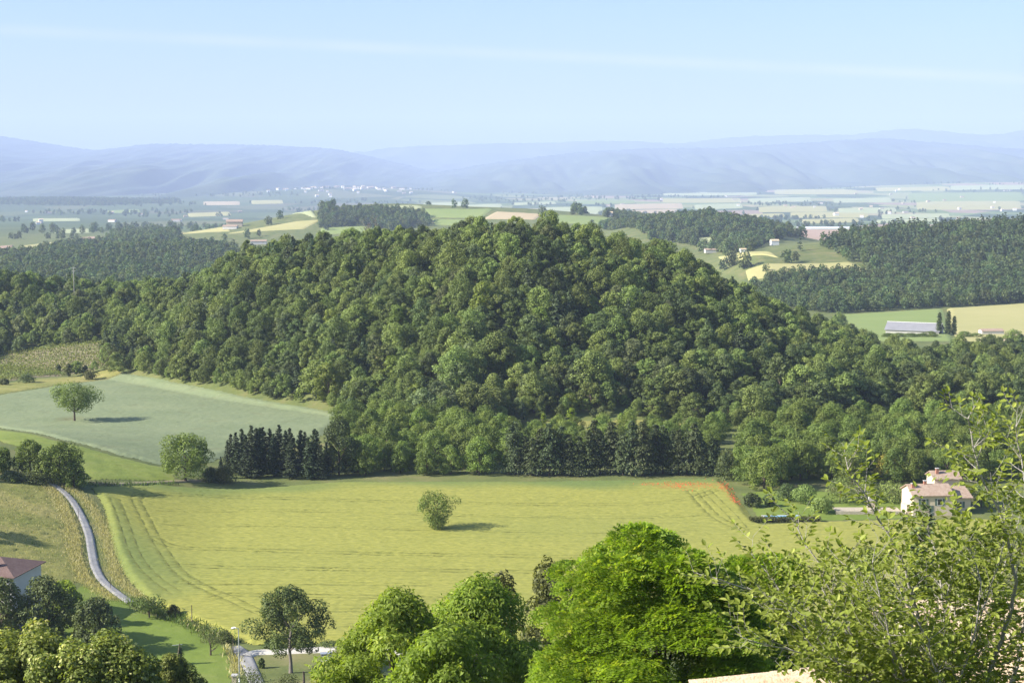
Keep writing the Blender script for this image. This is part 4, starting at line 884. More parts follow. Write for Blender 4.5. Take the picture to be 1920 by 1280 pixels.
mb = MB(); a = [(7.95, 1.2, 3.1), (12.6, 1.2, 3.1), (12.6, 6.15, 4.5), (7.95, 6.15, 4.5)]; b = [(p[0], p[1], p[2] + .16) for p in a]
mb.quad(*b); mb.quad(*a[::-1])
for i in range(4): mb.quad(a[i], a[(i + 1) % 4], b[(i + 1) % 4], b[i])
mb.build('wing_roof', M['roof'], hs)
for par, d in ((rf, (.35, .95, 2.2, 2.8, 4.6, 6.0)), (rf, (3.2, 3.75, 3.4, 3.95, 5.0, 6.3)), (rf2, (7.0, 7.55, 7.4, 7.95, 6.4, 8.0))):
    c_ = box_part('chimney', d, M['brick'], par); box_part('chimney_cap', (d[0] - .08, d[1] + .08, d[2] - .08, d[3] + .08, d[5], d[5] + .12), M['concrete'], hs)
window(hs, 4.9, 2.1, .9, 1.25); window(hs, 1.6, 2.1, .9, 1.25); window(hs, 9.4, 1.2, 1.0, 1.2, y=1.6)
box_part('door', (3.2, 4.1, -.05, .02, 0, 2.05), M['shutter'], hs)
# terrace, pool and pillar left of the house
def on(px, py, lift=0): g_ = G(px, py); return g_
g = G(1640, 962); tr_ = empty('terrace', (g.x, g.y, g.z)); tag(tr_, 'pale stone terrace with low wall left of the cream house', 'terrace')
box_part('paving', (-7.5, 5.5, -1.0, 4.5, -.3, .28), M['stone'], tr_); box_part('low_wall', (-8, 5.8, -1.45, -1.05, -.3, .75), M['stone'], tr_)
g = G(1637, 957); p_ = empty('stone_pillar', (g.x, g.y + 2, g.z)); tag(p_, 'grey stone barbecue chimney on the terrace', 'chimney'); box_part('shaft', (-.75, .75, -.5, .5, 0, 1.6), M['stone'], p_); box_part('hood', (-.5, .5, -.4, .4, 1.6, 2.9), M['concrete'], p_); box_part('cap', (-.65, .65, -.55, .55, 2.9, 3.05), M['stone'], p_)
g = G(1470, 973); pl = empty('swimming_pool', (g.x, g.y + 1.2, g.z), R(3)); tag(pl, 'small light blue pool behind a clipped dark hedge', 'pool'); box_part('coping', (-3.9, 3.9, -2.0, 2.0, -.2, .16), M['concrete'], pl); box_part('water', (-3.4, 3.4, -1.5, 1.5, .05, .175), M['pool'], pl)
rg = np.random.default_rng(61); k = 5200; c = np.stack([rg.uniform(-6.5, 7.5, k), rg.normal(0, .45, k), rg.uniform(.05, 1.05, k)], -1)
g = G(1466, 977); hd = empty('clipped_hedge', (g.x, g.y - .6, g.z), R(2)); tag(hd, 'low clipped dark hedge in front of the pool', 'hedge'); link('foliage', quads_mesh('foliage', leaf_quads(rg, c, sphere_dirs(rg, k, -.2), .26, .16), M['shrub'], rg.random(k)), hd)
for px, b, t_, wp, lb in [(1443, 950, 925, 26, 'small dark garden tree left on the garden lawn'), (1510, 945, 905, 60, 'leafy garden tree in the middle of the garden lawn'), (1540, 962, 930, 44, 'rounded garden shrub beside the terrace'), (1575, 944, 890, 70, 'leafy tree behind the left end of the terrace'), (1625, 940, 896, 60, 'leafy tree behind the terrace chimney'), (1670, 942, 898, 62, 'leafy tree close to the left gable of the cream house'), (1840, 950, 900, 70, 'leafy tree at the right corner of the cream house'), (1475, 938, 905, 50, 'bushy tree at the far left corner of the garden'), (1410, 950, 922, 40, 'bush at the right edge of the wheat by the garden')]:
    fit_tree('garden_tree', px, b, t_, wp, lb, M['oak_dark'] if px < 1500 else M['oak'], 600 + px, nl=16, lrf=.36, nleaf=2200, l=.3, wd=.2, h0f=.15, tr=.1)
# house at the left edge
g = G(26, 1160); lh = empty('grey_house', (g.x, g.y, g.z), R(-10)); tag(lh, 'pale grey house with red hipped roof cut by the left edge', 'house')
Wd, Dp, Hh = 14.0, 9.0, (1160 - 1076) / F * g.y
box_part('wall', (-Wd, 0, 0, Dp, -.5, Hh), M['grey_wall'], lh)
mb = MB(); o_ = .55; e4 = [(-Wd - o_, -o_, Hh - .05), (o_, -o_, Hh - .05), (o_, Dp + o_, Hh - .05), (-Wd - o_, Dp + o_, Hh - .05)]; r0 = (-Wd + 4.2, Dp / 2, Hh + 1.7); r1 = (-4.2, Dp / 2, Hh + 1.7)
mb.quad(e4[0], e4[1], r1, r0); mb.quad(e4[1], e4[2], r1); mb.quad(e4[2], e4[3], r0, r1); mb.quad(e4[3], e4[0], r0); mb.quad(*e4[::-1])
lr = mb.build('roof', M['roof_red'], lh)
mb = MB(); mb.box(-Wd - o_ - .02, o_ + .02, -o_ - .06, -o_ + .05, Hh - .17, Hh - .03); mb.box(o_ - .05, o_ + .06, -o_ + .06, Dp + o_, Hh - .17, Hh - .03); mb.build('gutter', M['roof_red'], lh)
box_part('chimney', (-3.9, -3.3, 1.6, 2.2, Hh + .3, Hh + 1.75), M['concrete'], lr)
window(lh, -2.9, Hh - 2.45, 2.1, 1.25, panes=3, shutters=False); window(lh, -7.5, Hh - 2.45, 1.6, 1.25, panes=2, shutters=False); window(lh, -4.6, .5, 1.4, 1.3, panes=2)
# drive and car under the chestnuts
road('drive', [(60, 1200), (66, 1180), (70, 1160), (75, 1140)], 3.4, M['asphalt'], .16)
def car(loc, rz):
    e = empty('car', loc, rz); tag(e, 'silver car parked under the dark chestnuts by the drive', 'car')
    prof = [(-2.1, .35), (-2.15, .75), (-1.95, .95), (-1.35, 1.0), (-.75, 1.45), (.75, 1.48), (1.45, .98), (2.05, .85), (2.15, .5), (2.1, .35)]
    mb = MB(); n = len(prof)
    for s in (-1, 1): mb.quad(*[(x, s * (.82 if z < 1.02 else .66), z) for x, z in (prof if s < 0 else prof[::-1])])
    for i in range(n):
        (xa, za), (xb, zb) = prof[i], prof[(i + 1) % n]; wa = .82 if za < 1.02 else .66; wb = .82 if zb < 1.02 else .66
        mb.quad((xa, -wa, za), (xa, wa, za), (xb, wb, zb), (xb, -wb, zb))
    mb.build('body', M['carpaint'], e)
    mb = MB(); mb.quad((-1.33, -.68, 1.03), (-.78, -.6, 1.43), (-.78, .6, 1.43), (-1.33, .68, 1.03)); mb.v = [(x - .02, y, z + .02) for x, y, z in mb.v]; mb.build('rear_window', M['glass'], e)
    mb = MB(); mb.quad((1.42, -.68, 1.02), (1.42, .68, 1.02), (.8, .6, 1.44), (.8, -.6, 1.44)); mb.v = [(x + .02, y, z + .02) for x, y, z in mb.v]; mb.build('windscreen', M['glass'], e)
    for s in (-1, 1):
        mb = MB(); q = [(-1.15, s * .785, 1.05), (1.25, s * .785, 1.05), (.7, s * .685, 1.4), (-.7, s * .685, 1.4)]; mb.quad(*(q if s < 0 else q[::-1])); mb.build('side_window', M['glass'], e)
        for x in (-1.3, 1.35):
            mb = MB(); mb.tube([(x, s * .68, .33), (x, s * .86, .33)], .33, 14); wh = mb.build('wheel', M['rubber'], e)
            mb = MB(); mb.tube([(x, s * .80, .33), (x, s * .875, .33)], .2, 10); mb.build('rim', M['metal'], wh)
        box_part('headlight', (2.06, 2.17, s * .62 - .14, s * .62 + .14, .62, .78), M['white'], e)
g = G(38, 1192); car((g.x, g.y, g.z + .12), R(70))
# posts, poles and lamp
def post(name, px, b, t_, label, r_=.06, mat='wood', lean=0.0, cat='post', Y=None):
    g = G(px, b) if Y is None else Vector(((px - 960) / F * Y, Y, float(H((px - 960) / F * Y, Y)))); h = PT(px, t_, g.y)[2] - g.z; mb = MB(); mb.tube([(0, 0, -.4), (lean * h * .5, 0, h * .5), (lean * h, 0, h)], [r_ * 1.15, r_, r_ * .8], 8)
    o = mb.build(name, M[mat], None, smooth=True, loc=g); return tag(o, label, cat), h, g
post('wooden_post', 360, 1169, 1134, 'thin wooden post at the edge of the wheat below the lane', .07)
post('wooden_post', 207, 1104, 1082, 'thin dark post beside the lower lane', .05)
post('wooden_post', 147, 976, 952, 'thin dark post beside the upper lane', .05)
post('wooden_post', 437, 1222, 1190, 'thin wooden post just left of the street lamp', .06)
post('wooden_post', 153, 1044, 1020, 'thin grey post in the grass left of the lane', .04)
e, h, g = post('leaning_pole', 331, 1247, 1206, 'leaning wooden utility pole beside the dwarf cypress', .09, lean=.16, cat='pole')
mb = MB(); mb.tube([(-.55, 0, h - .25), (.85, 0, h - .12)], .035, 6); mb.build('cross_bar', M['metal'], e)
g = G(449, 1279); h = PT(449, 1177, g.y)[2] - g.z
lp = empty('street_lamp', g); tag(lp, 'tall galvanised street lamp beside the lane at the bottom', 'street lamp')
mb = MB(); mb.tube([(0, 0, -.3), (0, 0, .9), (0, 0, h - .3), (-.04, 0, h - .05), (-.25, 0, h + .05), (-.45, 0, h + .04)], [.11, .10, .06, .055, .045, .04], 10); mb.build('pole', M['metal'], lp, smooth=True)
mb = MB(); mb.tube([(-.35, 0, h + .03), (-.5, 0, h + .06), (-.8, 0, h), (-.98, 0, h - .06)], [.07, .15, .15, .05], 8); hd_ = mb.build('lamp_head', M['white'], lp, smooth=True); box_part('lamp_glass', (-.85, -.5, -.1, .1, h - .13, h - .07), M['glass'], hd_)
g = G(440, 1290); gp = empty('gate_pillar', (g.x, g.y, g.z)); tag(gp, 'small stone gate pillar below the street lamp', 'pillar'); box_part('shaft', (-.3, .3, -.3, .3, -.2, 1.7), M['stone'], gp); box_part('cap', (-.4, .4, -.4, .4, 1.7, 1.85), M['concrete'], gp)
post('wooden_post', 570, 1296, 1258, 'thick dark wooden post at the bottom edge', .16)
g = G(612, 1240); ub = empty('utility_box', (g.x, g.y, g.z), R(8)); tag(ub, 'pale grey utility cabinet beside the white gravel track', 'cabinet'); box_part('cabinet', (-.75, .75, -.4, .4, -.1, 1.15), M['concrete'], ub); box_part('lid', (-.82, .82, -.47, .47, 1.15, 1.27), M['metal'], ub); box_part('door', (-.6, .6, -.43, -.405, .1, 1.0), M['white'], ub)
x = (137 - 960) / F * 690; up = empty('utility_pole', (x, 690, float(H(x, 690)))); tag(up, 'pale utility pole rising from the wood at far left', 'pole'); hh = PT(137, 500, 690)[2] - float(H(x, 690))
mb = MB(); mb.tube([(0, 0, -.5), (0, 0, hh)], [.13, .10], 8); mb.build('pole', M['concrete'], up); mb = MB()
box_part('cross_arm', (-1.1, 1.1, -.08, .08, hh - .7, hh - .5), M['concrete'], up); box_part('cross_arm', (-.8, .8, -.08, .08, hh - 1.9, hh - 1.72), M['concrete'], up)
# barn
g = G(1705, 622); Yb_ = 852; x = (1664 - 960) / F * Yb_; bn = empty('barn', (x, Yb_, float(H(x, Yb_))), R(-24)); tag(bn, 'long low barn with grey sheet roof beside the poplars', 'barn')
mb = MB(); gable_mesh(mb, 0, 28, 0, 15, 2.6, 3.4); mb.build('wall', M['concrete'], bn); mb = MB(); roof_slabs(mb, 0, 28, 0, 15, 2.6, 3.4, .6, .2); br = mb.build('roof', M['barnroof'], bn); box_part('ridge_cap', (-.6, 28.6, 7.1, 7.9, 6.15, 6.35), M['white'], br)
patch('farm_yard', [(x - 9, Yb_ - 9), (x + 12, Yb_ - 12), (x + 12, Yb_ + 1), (x - 9, Yb_ + 8)], M['gravel'], lift=.5, world=True)
# distant houses
def house_mesh(seed, L_, D_, h, rise, wall, roof):
    mb = MB(); gable_mesh(mb, -L_ / 2, L_ / 2, -D_ / 2, D_ / 2, h, rise); mb.mi = 1; roof_slabs(mb, -L_ / 2, L_ / 2, -D_ / 2, D_ / 2, h, rise, .4, .2)
    return mb.mesh('distant_house', wall, roof)
HM = [house_mesh(1, 14, 9, 5, 1.8, M['render_wall'], M['roof']), house_mesh(2, 10, 8, 6, 1.6, M['white'], M['tile']), house_mesh(3, 20, 9, 4, 1.6, M['grey_wall'], M['roof'])]
rh = random.Random(8)
def dh(px, py, k, label, group=None, rz=None, sc=1.0, nm='distant_house'):
    g = G(px, py); o = link(nm, HM[k], None, g); o.rotation_euler = (0, 0, rh.uniform(-.5, .5) if rz is None else rz); o.scale = (sc,) * 3; tag(o, label, 'house', group); return g
for i in range(64):
    Y_ = 9300 + rh.gauss(0, 480); px = min(max(rh.gauss(660, 80), 505), 850); x = (px - 960) / F * Y_
    o = link('distant_house', HM[rh.choice((0, 1, 1, 2))], None, (x, Y_, float(H(x, Y_)))); o.rotation_euler = (0, 0, rh.uniform(-.6, .6)); o.scale = (rh.uniform(1.1, 1.8),) * 3
    tag(o, 'tiny pale house of the hazy village below the mountains', 'house', 'houses of the hazy village')
for i in range(46):
    dh(rh.uniform(900, 1915), rh.uniform(352, 412), rh.randint(0, 2), 'tiny pale farmhouse scattered on the hazy plain at right', 'farmhouses on the far plain', sc=rh.uniform(.8, 1.3))
for i in range(16):
    dh(rh.uniform(20, 470), rh.uniform(395, 442), rh.randint(0, 2), 'tiny pale farmhouse in the hazy valley at left', 'farmhouses in the left valley', sc=rh.uniform(.8, 1.2))
for px, py, k, s, lb in [(1393, 474, 1, .55, 'cream farmhouse with red roof above the right hay field'), (1452, 460, 1, .8, 'white farmhouse among trees left of the pine hill'), (1336, 474, 2, .8, 'long low farm building behind the right shoulder of the hill'), (1568, 405 + 0, 1, 1.5, 'larger white farmhouse above the pine hill'), (1832, 418, 2, 1.2, 'long pale house behind the pine hill crest'), (240, 491, 2, .7, 'low white shed behind the trees left of the hill'), (286, 450, 2, 1.0, 'pale building with yellow front at the edge of the far left wheat'), (485, 458, 2, 1.0, 'white long shed peeping over the hill crest'), (440, 426, 0, 1.6, 'farmhouse at the left end of the far wheat patch'), (772, 800, 2, .32, 'small white shed roof in the thicket below the hill'), (1905, 646, 0, .7, 'house with red roof at the right edge below the hay field'), (1858, 628, 2, .6, 'low white shed left of the house at the right edge')]:
    dh(px, py, k, lb, sc=s, rz=.1, nm='farmhouse')
g0 = G(1494, 430); gh = empty('greenhouse', g0, R(1)); tag(gh, 'long white plastic greenhouse beside bare soil on the plain', 'greenhouse')
Lg = 116 / F * g0.y; mb = MB(); mb.tube([(0, 0, 1), (Lg, 0, 1)], 4.2, 12); mb.build('tunnel', M['greenhouse'], gh); box_part('end_frame', (-.4, -.1, -4, 4, 0, 4.5), M['metal'], gh)
# ---- tall verge grass, poppies
def tufts(name, label, mat, lines, width, dens, hgt, seed, cat='grass', wid=.10):
    rg = np.random.default_rng(seed); C = []
    for pl, wdt in lines:
        for (x0, y0), (x1, y1) in zip(pl[:-1], pl[1:]):
            n_ = int(math.hypot(x1 - x0, y1 - y0) * dens * wdt); t = rg.random(n_); C.append(np.stack([x0 + (x1 - x0) * t + rg.normal(0, wdt * .4, n_), y0 + (y1 - y0) * t + rg.normal(0, wdt * .4, n_)], -1))
    C = np.concatenate(C); n_ = len(C); hh = hgt * rg.uniform(.5, 1.3, n_); z = H(C[:, 0], C[:, 1])
    c = np.stack([C[:, 0], C[:, 1], z + hh * .5], -1); a = rg.uniform(0, 6.283, n_); nn = np.stack([np.cos(a), np.sin(a), rg.uniform(.0, .5, n_)], -1)
    td = np.tile([0, 0, 1.0], (n_, 1))
    o = link(name, quads_mesh(name, leaf_quads(rg, c, nn, hh * 1.15, wid + hh * .07, td, .28), mat, rg.random(n_))); tag(o, label, cat, kind='stuff')
off = lambda pl, d: [(x + d, y) for x, y in pl]
LW = LANE_W
up_ = [p for p in LW if p[1] > 232]
tufts('verge_grass', 'tall straw-coloured grass along both sides of the lane', M['dry_grass'], [(off(up_, -3.2), 2.0), (off(up_, 3.2), 2.0), (off(up_, -2.2), .7)], 1, 50, .5, 71, wid=.03)
lowl = GP([(240, 1126), (300, 1150), (360, 1172), (430, 1202)])
tufts('bank_grass', 'rough grey-green grass on the bank between lane and lawn', M['green_grass'], [(lowl, 2.4), (GP([(250, 1133), (330, 1163), (420, 1205)]), 1.8), (GP([(160, 908), (250, 911), (330, 908)]), 1.5)], 1, 9, .9, 72)
tufts('bank_straw', 'dry straw strip below the fruit tree beside the lane', M['dry_grass'], [(GP([(428, 1215), (440, 1240), (440, 1275)]), 1.4), (GP([(345, 1166), (425, 1205)]), 1.2)], 1, 10, .8, 73)
tufts('meadow_grass', 'rough dry grass over the sloping meadow at left', M['dry_grass'], [(GP([(-60, 930 + 22 * i), (110 + 6 * i, 925 + 22 * i)]), 5) for i in range(8)], 1, 4, .5, 74, wid=.05)
tufts('meadow_greens', 'green weeds in the sloping meadow at left', M['green_grass'], [(GP([(-60, 920 + 22 * i), (110 + 6 * i, 915 + 22 * i)]), 5) for i in range(8)], 1, 4, .45, 75, wid=.05)
rg = np.random.default_rng(81); C = []
for pl, r_ in _pp:
    (x0, y0), (x1, y1) = pl; n_ = int(10 * r_ + math.hypot(x1 - x0, y1 - y0) * 3.2 * r_ ** .5); t = rg.random(n_); C.append(np.stack([x0 + (x1 - x0) * t + rg.normal(0, r_ * .55, n_), y0 + (y1 - y0) * t + rg.normal(0, r_ * .8, n_)], -1))
C = np.concatenate(C); n_ = len(C); c = np.stack([C[:, 0], C[:, 1], H(C[:, 0], C[:, 1]) + .78], -1)
tag(link('poppies', quads_mesh('poppies', leaf_quads(rg, c, np.array([-.2, -.6, .8]) + rg.normal(size=(n_, 3)) * .3, .2, .18), M['poppy'], rg.random(n_))), 'red poppies flowering at the far right corner of the wheat', 'flowers', kind='stuff')
# shrubs along the low end of the wheat
for px, b, t_, wp, lb in [(505, 1216, 1196, 40, 'small shrub at the wheat edge left of the tall dark tree'), (615, 1212, 1200, 50, 'low shrub at the wheat edge right of the tall dark tree'), (470, 1300, 1246, 90, 'leafy shrub at the bottom edge right of the street lamp'), (540, 1300, 1262, 80, 'green shrub at the bottom edge under the tall dark tree'), (490, 1252, 1232, 16, 'dark little shrub beside the grey lane bend'), (325, 1155, 1132, 30, 'grey-green shrub on the bank beside the thin post'), (420, 1205, 1178, 40, 'grey-green shrub on the bank right of the fruit tree'), (640, 1262, 1232, 46, 'yellow-green shrub beside the utility cabinet')]:
    fit_tree('shrub', px, b, t_, wp, lb, M['shrub'], 700 + px, nl=14, lrf=.42, nleaf=1500, l=.22, wd=.13, prof=DOME, h0f=.05, tr=.04, limbs=3, cat='shrub')
# ================================================================== FOREGROUND TREES
def env_lobes(rng, n, cz, rx, rz_, lr, zmin=-.6):
    C = []; Rr = []; D = []
    for i in range(n):
        z = 1 - (i + .5) / n * (1 - zmin); a = i * 2.39996 + rng.normal() * .25; q = math.sqrt(max(0, 1 - z * z))
        d = np.array([q * math.cos(a), q * math.sin(a), z]); k = rng.uniform(.7, 1.06); rr = lr * rng.uniform(.7, 1.3)
        C.append((d[0] * (rx - rr * .6) * k, d[1] * (rx - rr * .6) * k, cz + d[2] * (rz_ - rr * .6) * k)); Rr.append(rr); D.append(d)
    return np.array(C), np.array(Rr), np.array(D)
def frond_crown(seed, cz, rx, rz_, nl, lr, nf, L_, pairs, ll, lw, mat, droop=.5):
    """drooping sprays of pinnate leaves: every leaf is a bent stalk of paired leaflets"""
    rng = np.random.default_rng(seed); C, Rr, D = env_lobes(rng, nl, cz, rx, rz_, lr)
    k = rng.choice(nl, nf, p=Rr ** 2 / (Rr ** 2).sum())
    d = unit(sphere_dirs(rng, nf, -.15) + D[k] * .4)
    p = C[k] + d * (Rr[k] * (.72 + .36 * rng.random(nf) ** .7))[:, None] * np.array([1, 1, .55])
    ax = unit(d * np.array([1, 1, .35]) + D[k] * .4 + rng.normal(size=(nf, 3)) * .25 + np.array([0, 0, -droop * .5]))
    nrm = unit(np.array([0, 0, .6]) + d * .9 + rng.normal(size=(nf, 3)) * .25); sd_ = unit(np.cross(ax, nrm)); nrm = np.cross(sd_, ax)
    ln = L_ * rng.uniform(.7, 1.25, nf); Q = []; base_v = np.clip(rng.normal(.45, .2, nf) + (rng.random(nl)[k] - .5) * .4, 0, 1); vv = []
    for j in range(1, pairs + 1):
        t = j / pairs; c0 = p + ax * (ln * t)[:, None] + np.array([0, 0, -1.0]) * (droop * ln * t * t)[:, None] * .6
        for s in (-1, 1):
            tx = unit(sd_ * s + ax * .45 + np.array([0, 0, -.25])); c = c0 + tx * (ll * .5)
            Q.append(leaf_quads(rng, c, nrm + rng.normal(size=(nf, 3)) * .18, ll * (1.15 - .35 * t), lw * (1.15 - .3 * t), tx, .1)); vv.append(np.clip(base_v + .22 * t, 0, 1))
    return quads_mesh('crown', np.concatenate(Q), mat, np.concatenate(vv))
def big_tree(nm, px, Y, top, wpx, label, maker, trk_mat, tr=.25, dz=0.0):
    x = (px - 960) / F * Y; z0 = float(H(x, Y)); h = PT(px, top, Y)[2] - z0; r = wpx / 2 / F * Y
    return place_tree(nm, (x, Y, z0), maker(h, r), trunk_mesh(int(px), h * .72, tr, 12, .3, r * .85, trk_mat, n=9), label)
big_tree('locust_tree', 1238, 56, 1012, 470, 'big bright green locust tree with feathery drooping foliage at lower middle', lambda h, r: frond_crown(801, h * .56, r * 1.02, h * .46, 150, .95, 30000, .32, 3, .19, .095, M['locust']), M['bark'], .3)
big_tree('locust_tree', 1420, 60, 1012, 240, 'darker rounded part of the locust pair behind the elm', lambda h, r: frond_crown(802, h * .58, r, h * .44, 64, .9, 14000, .30, 3, .17, .085, M['locust']), M['bark'], .25)
def ash_crown(seed, h, r, nl, lr, n, l, wd, mat): return crown(seed, h * .2, h - lr * .3, r * 1.1, nl, lr * .95, n, l, wd, mat, prof=DOME, up=.45, rnd=1.0, droop=.3, zmin=-.55, thick=.62)
big_tree('ash_tree', 890, 74, 1066, 330, 'bright green ash tree at the bottom left of the big locust', lambda h, r: ash_crown(803, h, r, 66, 1.15, 40000, .25, .09, M['ash']), M['bark_grey'])
big_tree('ash_tree', 735, 70, 1086, 330, 'lower bright green ash at the left of the pair', lambda h, r: ash_crown(804, h, r, 60, 1.0, 34000, .25, .09, M['ash']), M['bark_grey'])
big_tree('ash_tree', 820, 62, 1165, 300, 'nearest low ash in front of the bright pair', lambda h, r: ash_crown(808, h, r, 46, .95, 24000, .24, .09, M['ash']), M['bark_grey'])
big_tree('elder_bush', 648, 78, 1196, 210, 'pale yellow-green elder bush at the bottom edge left of the ashes', lambda h, r: ash_crown(805, h, r, 34, .8, 16000, .2, .09, M['cream']), M['bark'], .12)
big_tree('ailanthus_tree', 1035, 98, 1042, 130, 'dull green open tree peeping between ash and locust', lambda h, r: crown(806, h * .4, h - .6, r, 34, .62, 5200, .30, .12, M['shrub'], prof=ROUND, droop=.3), M['bark'])
big_tree('ailanthus_tree', 940, 100, 1066, 90, 'dull green tree top behind the bright ash', lambda h, r: crown(807, h * .5, h - .6, r, 22, .6, 3200, .30, .12, M['shrub'], prof=ROUND, droop=.3), M['bark'])
def clumpy(seed, h, r, mat, n=16000, nl=60, lr=.55): return crown(seed, h * .25, h - lr * .4, r, nl, lr, n, .21, .14, mat, prof=ROUND, up=.5, rnd=.9, thick=.6)
big_tree('privet_tree', 15, 84, 1178, 340, 'cream-tipped leafy tree at the bottom left corner', lambda h, r: clumpy(811, h, r, M['cream'], 46000, 90, .85), M['bark'])
big_tree('privet_tree', 150, 82, 1196, 300, 'cream-tipped leafy tree right of the corner tree at bottom left', lambda h, r: clumpy(812, h, r, M['cream'], 42000, 80, .8), M['bark'])
big_tree('privet_tree', 235, 84, 1236, 170, 'low cream-tipped bush between corner trees and round pine', lambda h, r: clumpy(813, h, r, M['cream'], 15000, 40, .6), M['bark'])
big_tree('umbrella_pine', 305, 96, 1231, 185, 'rounded yellow-green pine at the bottom edge below the lawn', lambda h, r: crown(814, h * .5, h - .3, r, 44, .6, 22000, .2, .07, M['umbrella'], prof=DOME, up=.5, rnd=.7), M['bark'], .18)
# dark garden conifer seen through the elm
big_tree('dark_cypress', 1745, 120, 945, 110, 'dark green conifer rising behind the elm in front of the cream house', lambda h, r: conifer(815, h * .2, h, r, 40, 11, M['oak_dark'], .42, .2, 22, power=.5, droop=-.2), M['bark'])
big_tree('garden_tree', 1640, 130, 1015, 120, 'dull green tree behind the elm at the near edge of the wheat', lambda h, r: crown(816, h * .3, h - .6, r, 34, .7, 6000, .3, .16, M['oak'], prof=ROUND), M['bark'])
big_tree('garden_tree', 1850, 125, 985, 200, 'broad green tree behind the elm at the right edge', lambda h, r: crown(817, h * .3, h - .6, r, 44, .9, 9000, .3, .18, M['oak'], prof=ROUND), M['bark'])
# ---- elm close to the camera
class Elm:
    def __init__(s, seed): s.r = random.Random(seed); s.w = MB(); s.c = []; s.t = []; s.n = []; s.s = []
    def leafs(s, pts, size, flat):
        r = s.r; side = 1
        for a, b in zip(pts[:-1], pts[1:]):
            d = (b - a).normalized(); n = (flat + Vector((r.uniform(-.35, .35), r.uniform(-.35, .35), r.uniform(-.2, .3)))).normalized()
            sd_ = d.cross(n).normalized() * side; side = -side
            t = (sd_ * .9 + d * .75 + Vector((0, 0, r.uniform(-.45, .1)))).normalized()
            s.c.append(b); s.t.append(t); s.n.append(n); s.s.append(size * r.uniform(.6, 1.2))
        s.c.append(pts[-1]); s.t.append((pts[-1] - pts[-2]).normalized()); s.n.append(flat); s.s.append(size)
    def shoot(s, p, d, L_, rad, lv, leaf, up=.04):
        r = s.r; st = .034 if lv == 2 else .06; n = max(4, int(L_ / st)); pts = [p]
        for i in range(n):
            d = (d + Vector((r.uniform(-.12, .12), r.uniform(-.12, .12), r.uniform(-.09, .09) + up))).normalized(); pts.append(pts[-1] + d * st)
        w_ = pts if lv < 2 else pts[::3] + [pts[-1]]; m = len(w_) - 1
        s.w.tube(w_, [max(rad * (1 - .8 * i / m), .0013) for i in range(m + 1)], 4 if lv < 2 else 3, cap=False)
        s.fill(pts, rad, lv, leaf)
    def fill(s, pts, rad, lv, leaf, start=.15, dens=1.0):
        r = s.r; n = len(pts) - 1
        if lv >= 2: s.leafs(pts[1:], leaf, Vector((r.uniform(-.6, .3), r.uniform(-.7, .2), 1)).normalized()); return
        side = 1
        for i in range(max(1, int(n * start)), n + 1):
            for rep_ in range(2 if lv == 0 else 1):
                if r.random() > (.8 if lv == 0 else .82) * dens: continue
                d = (pts[i] - pts[i - 1]).normalized(); sd_ = d.cross(Vector((r.uniform(-.6, .6), r.uniform(-1, .4), 1))).normalized() * side; side = -side
                dd = (sd_ * .9 + d * .8 + Vector((0, r.uniform(-.4, .4), r.uniform(-.15, .25)))).normalized(); f = 1 - .6 * i / n
                s.shoot(pts[i], dd, (r.uniform(.45, 1.0) * (.12 + 1.1 * (1 - i / n))) if lv == 0 else r.uniform(.14, .32), rad * (.35 if lv == 0 else .4), lv + 1, leaf)
    def build(s, name, label, leafmat_, loc):
        e = empty(name, loc); tag(e, label, 'tree'); o = Vector(loc)
        s.w.v = [tuple(Vector(v) - o) for v in s.w.v]; s.w.build('branches', M['bark_pale'], e, smooth=True)
        rng = np.random.default_rng(3); c = np.array([tuple(v) for v in s.c]) - np.array(tuple(o)); t = unit(np.array([tuple(v) for v in s.t])); n = unit(np.array([tuple(v) for v in s.n])); L_ = np.array(s.s)[:, None]
        n = unit(n - t * (n * t).sum(-1, keepdims=True)); b = np.cross(n, t); dn = n * (L_ * -.10)
        p = lambda u, v, f: c + t * L_ * u + b * L_ * v + n * L_ * f + dn * (u * u * 2)
        A = np.stack([p(0, 0, 0), p(.32, .27, .07), p(.72, .22, .06), p(1, 0, 0)], 1); B = np.stack([p(0, 0, 0), p(1, 0, 0), p(.72, -.22, .06), p(.32, -.27, .07)], 1)
        v = np.clip(rng.normal(.45, .23, len(c)), 0, 1)
        link('foliage', quads_mesh('foliage', np.concatenate([A, B]).reshape(-1, 3), leafmat_, np.concatenate([v, v])), e); return e
el = Elm(11); es = random.Random(5); B0 = Vector((3.55, 15.2, float(H(3.55, 15.2))))
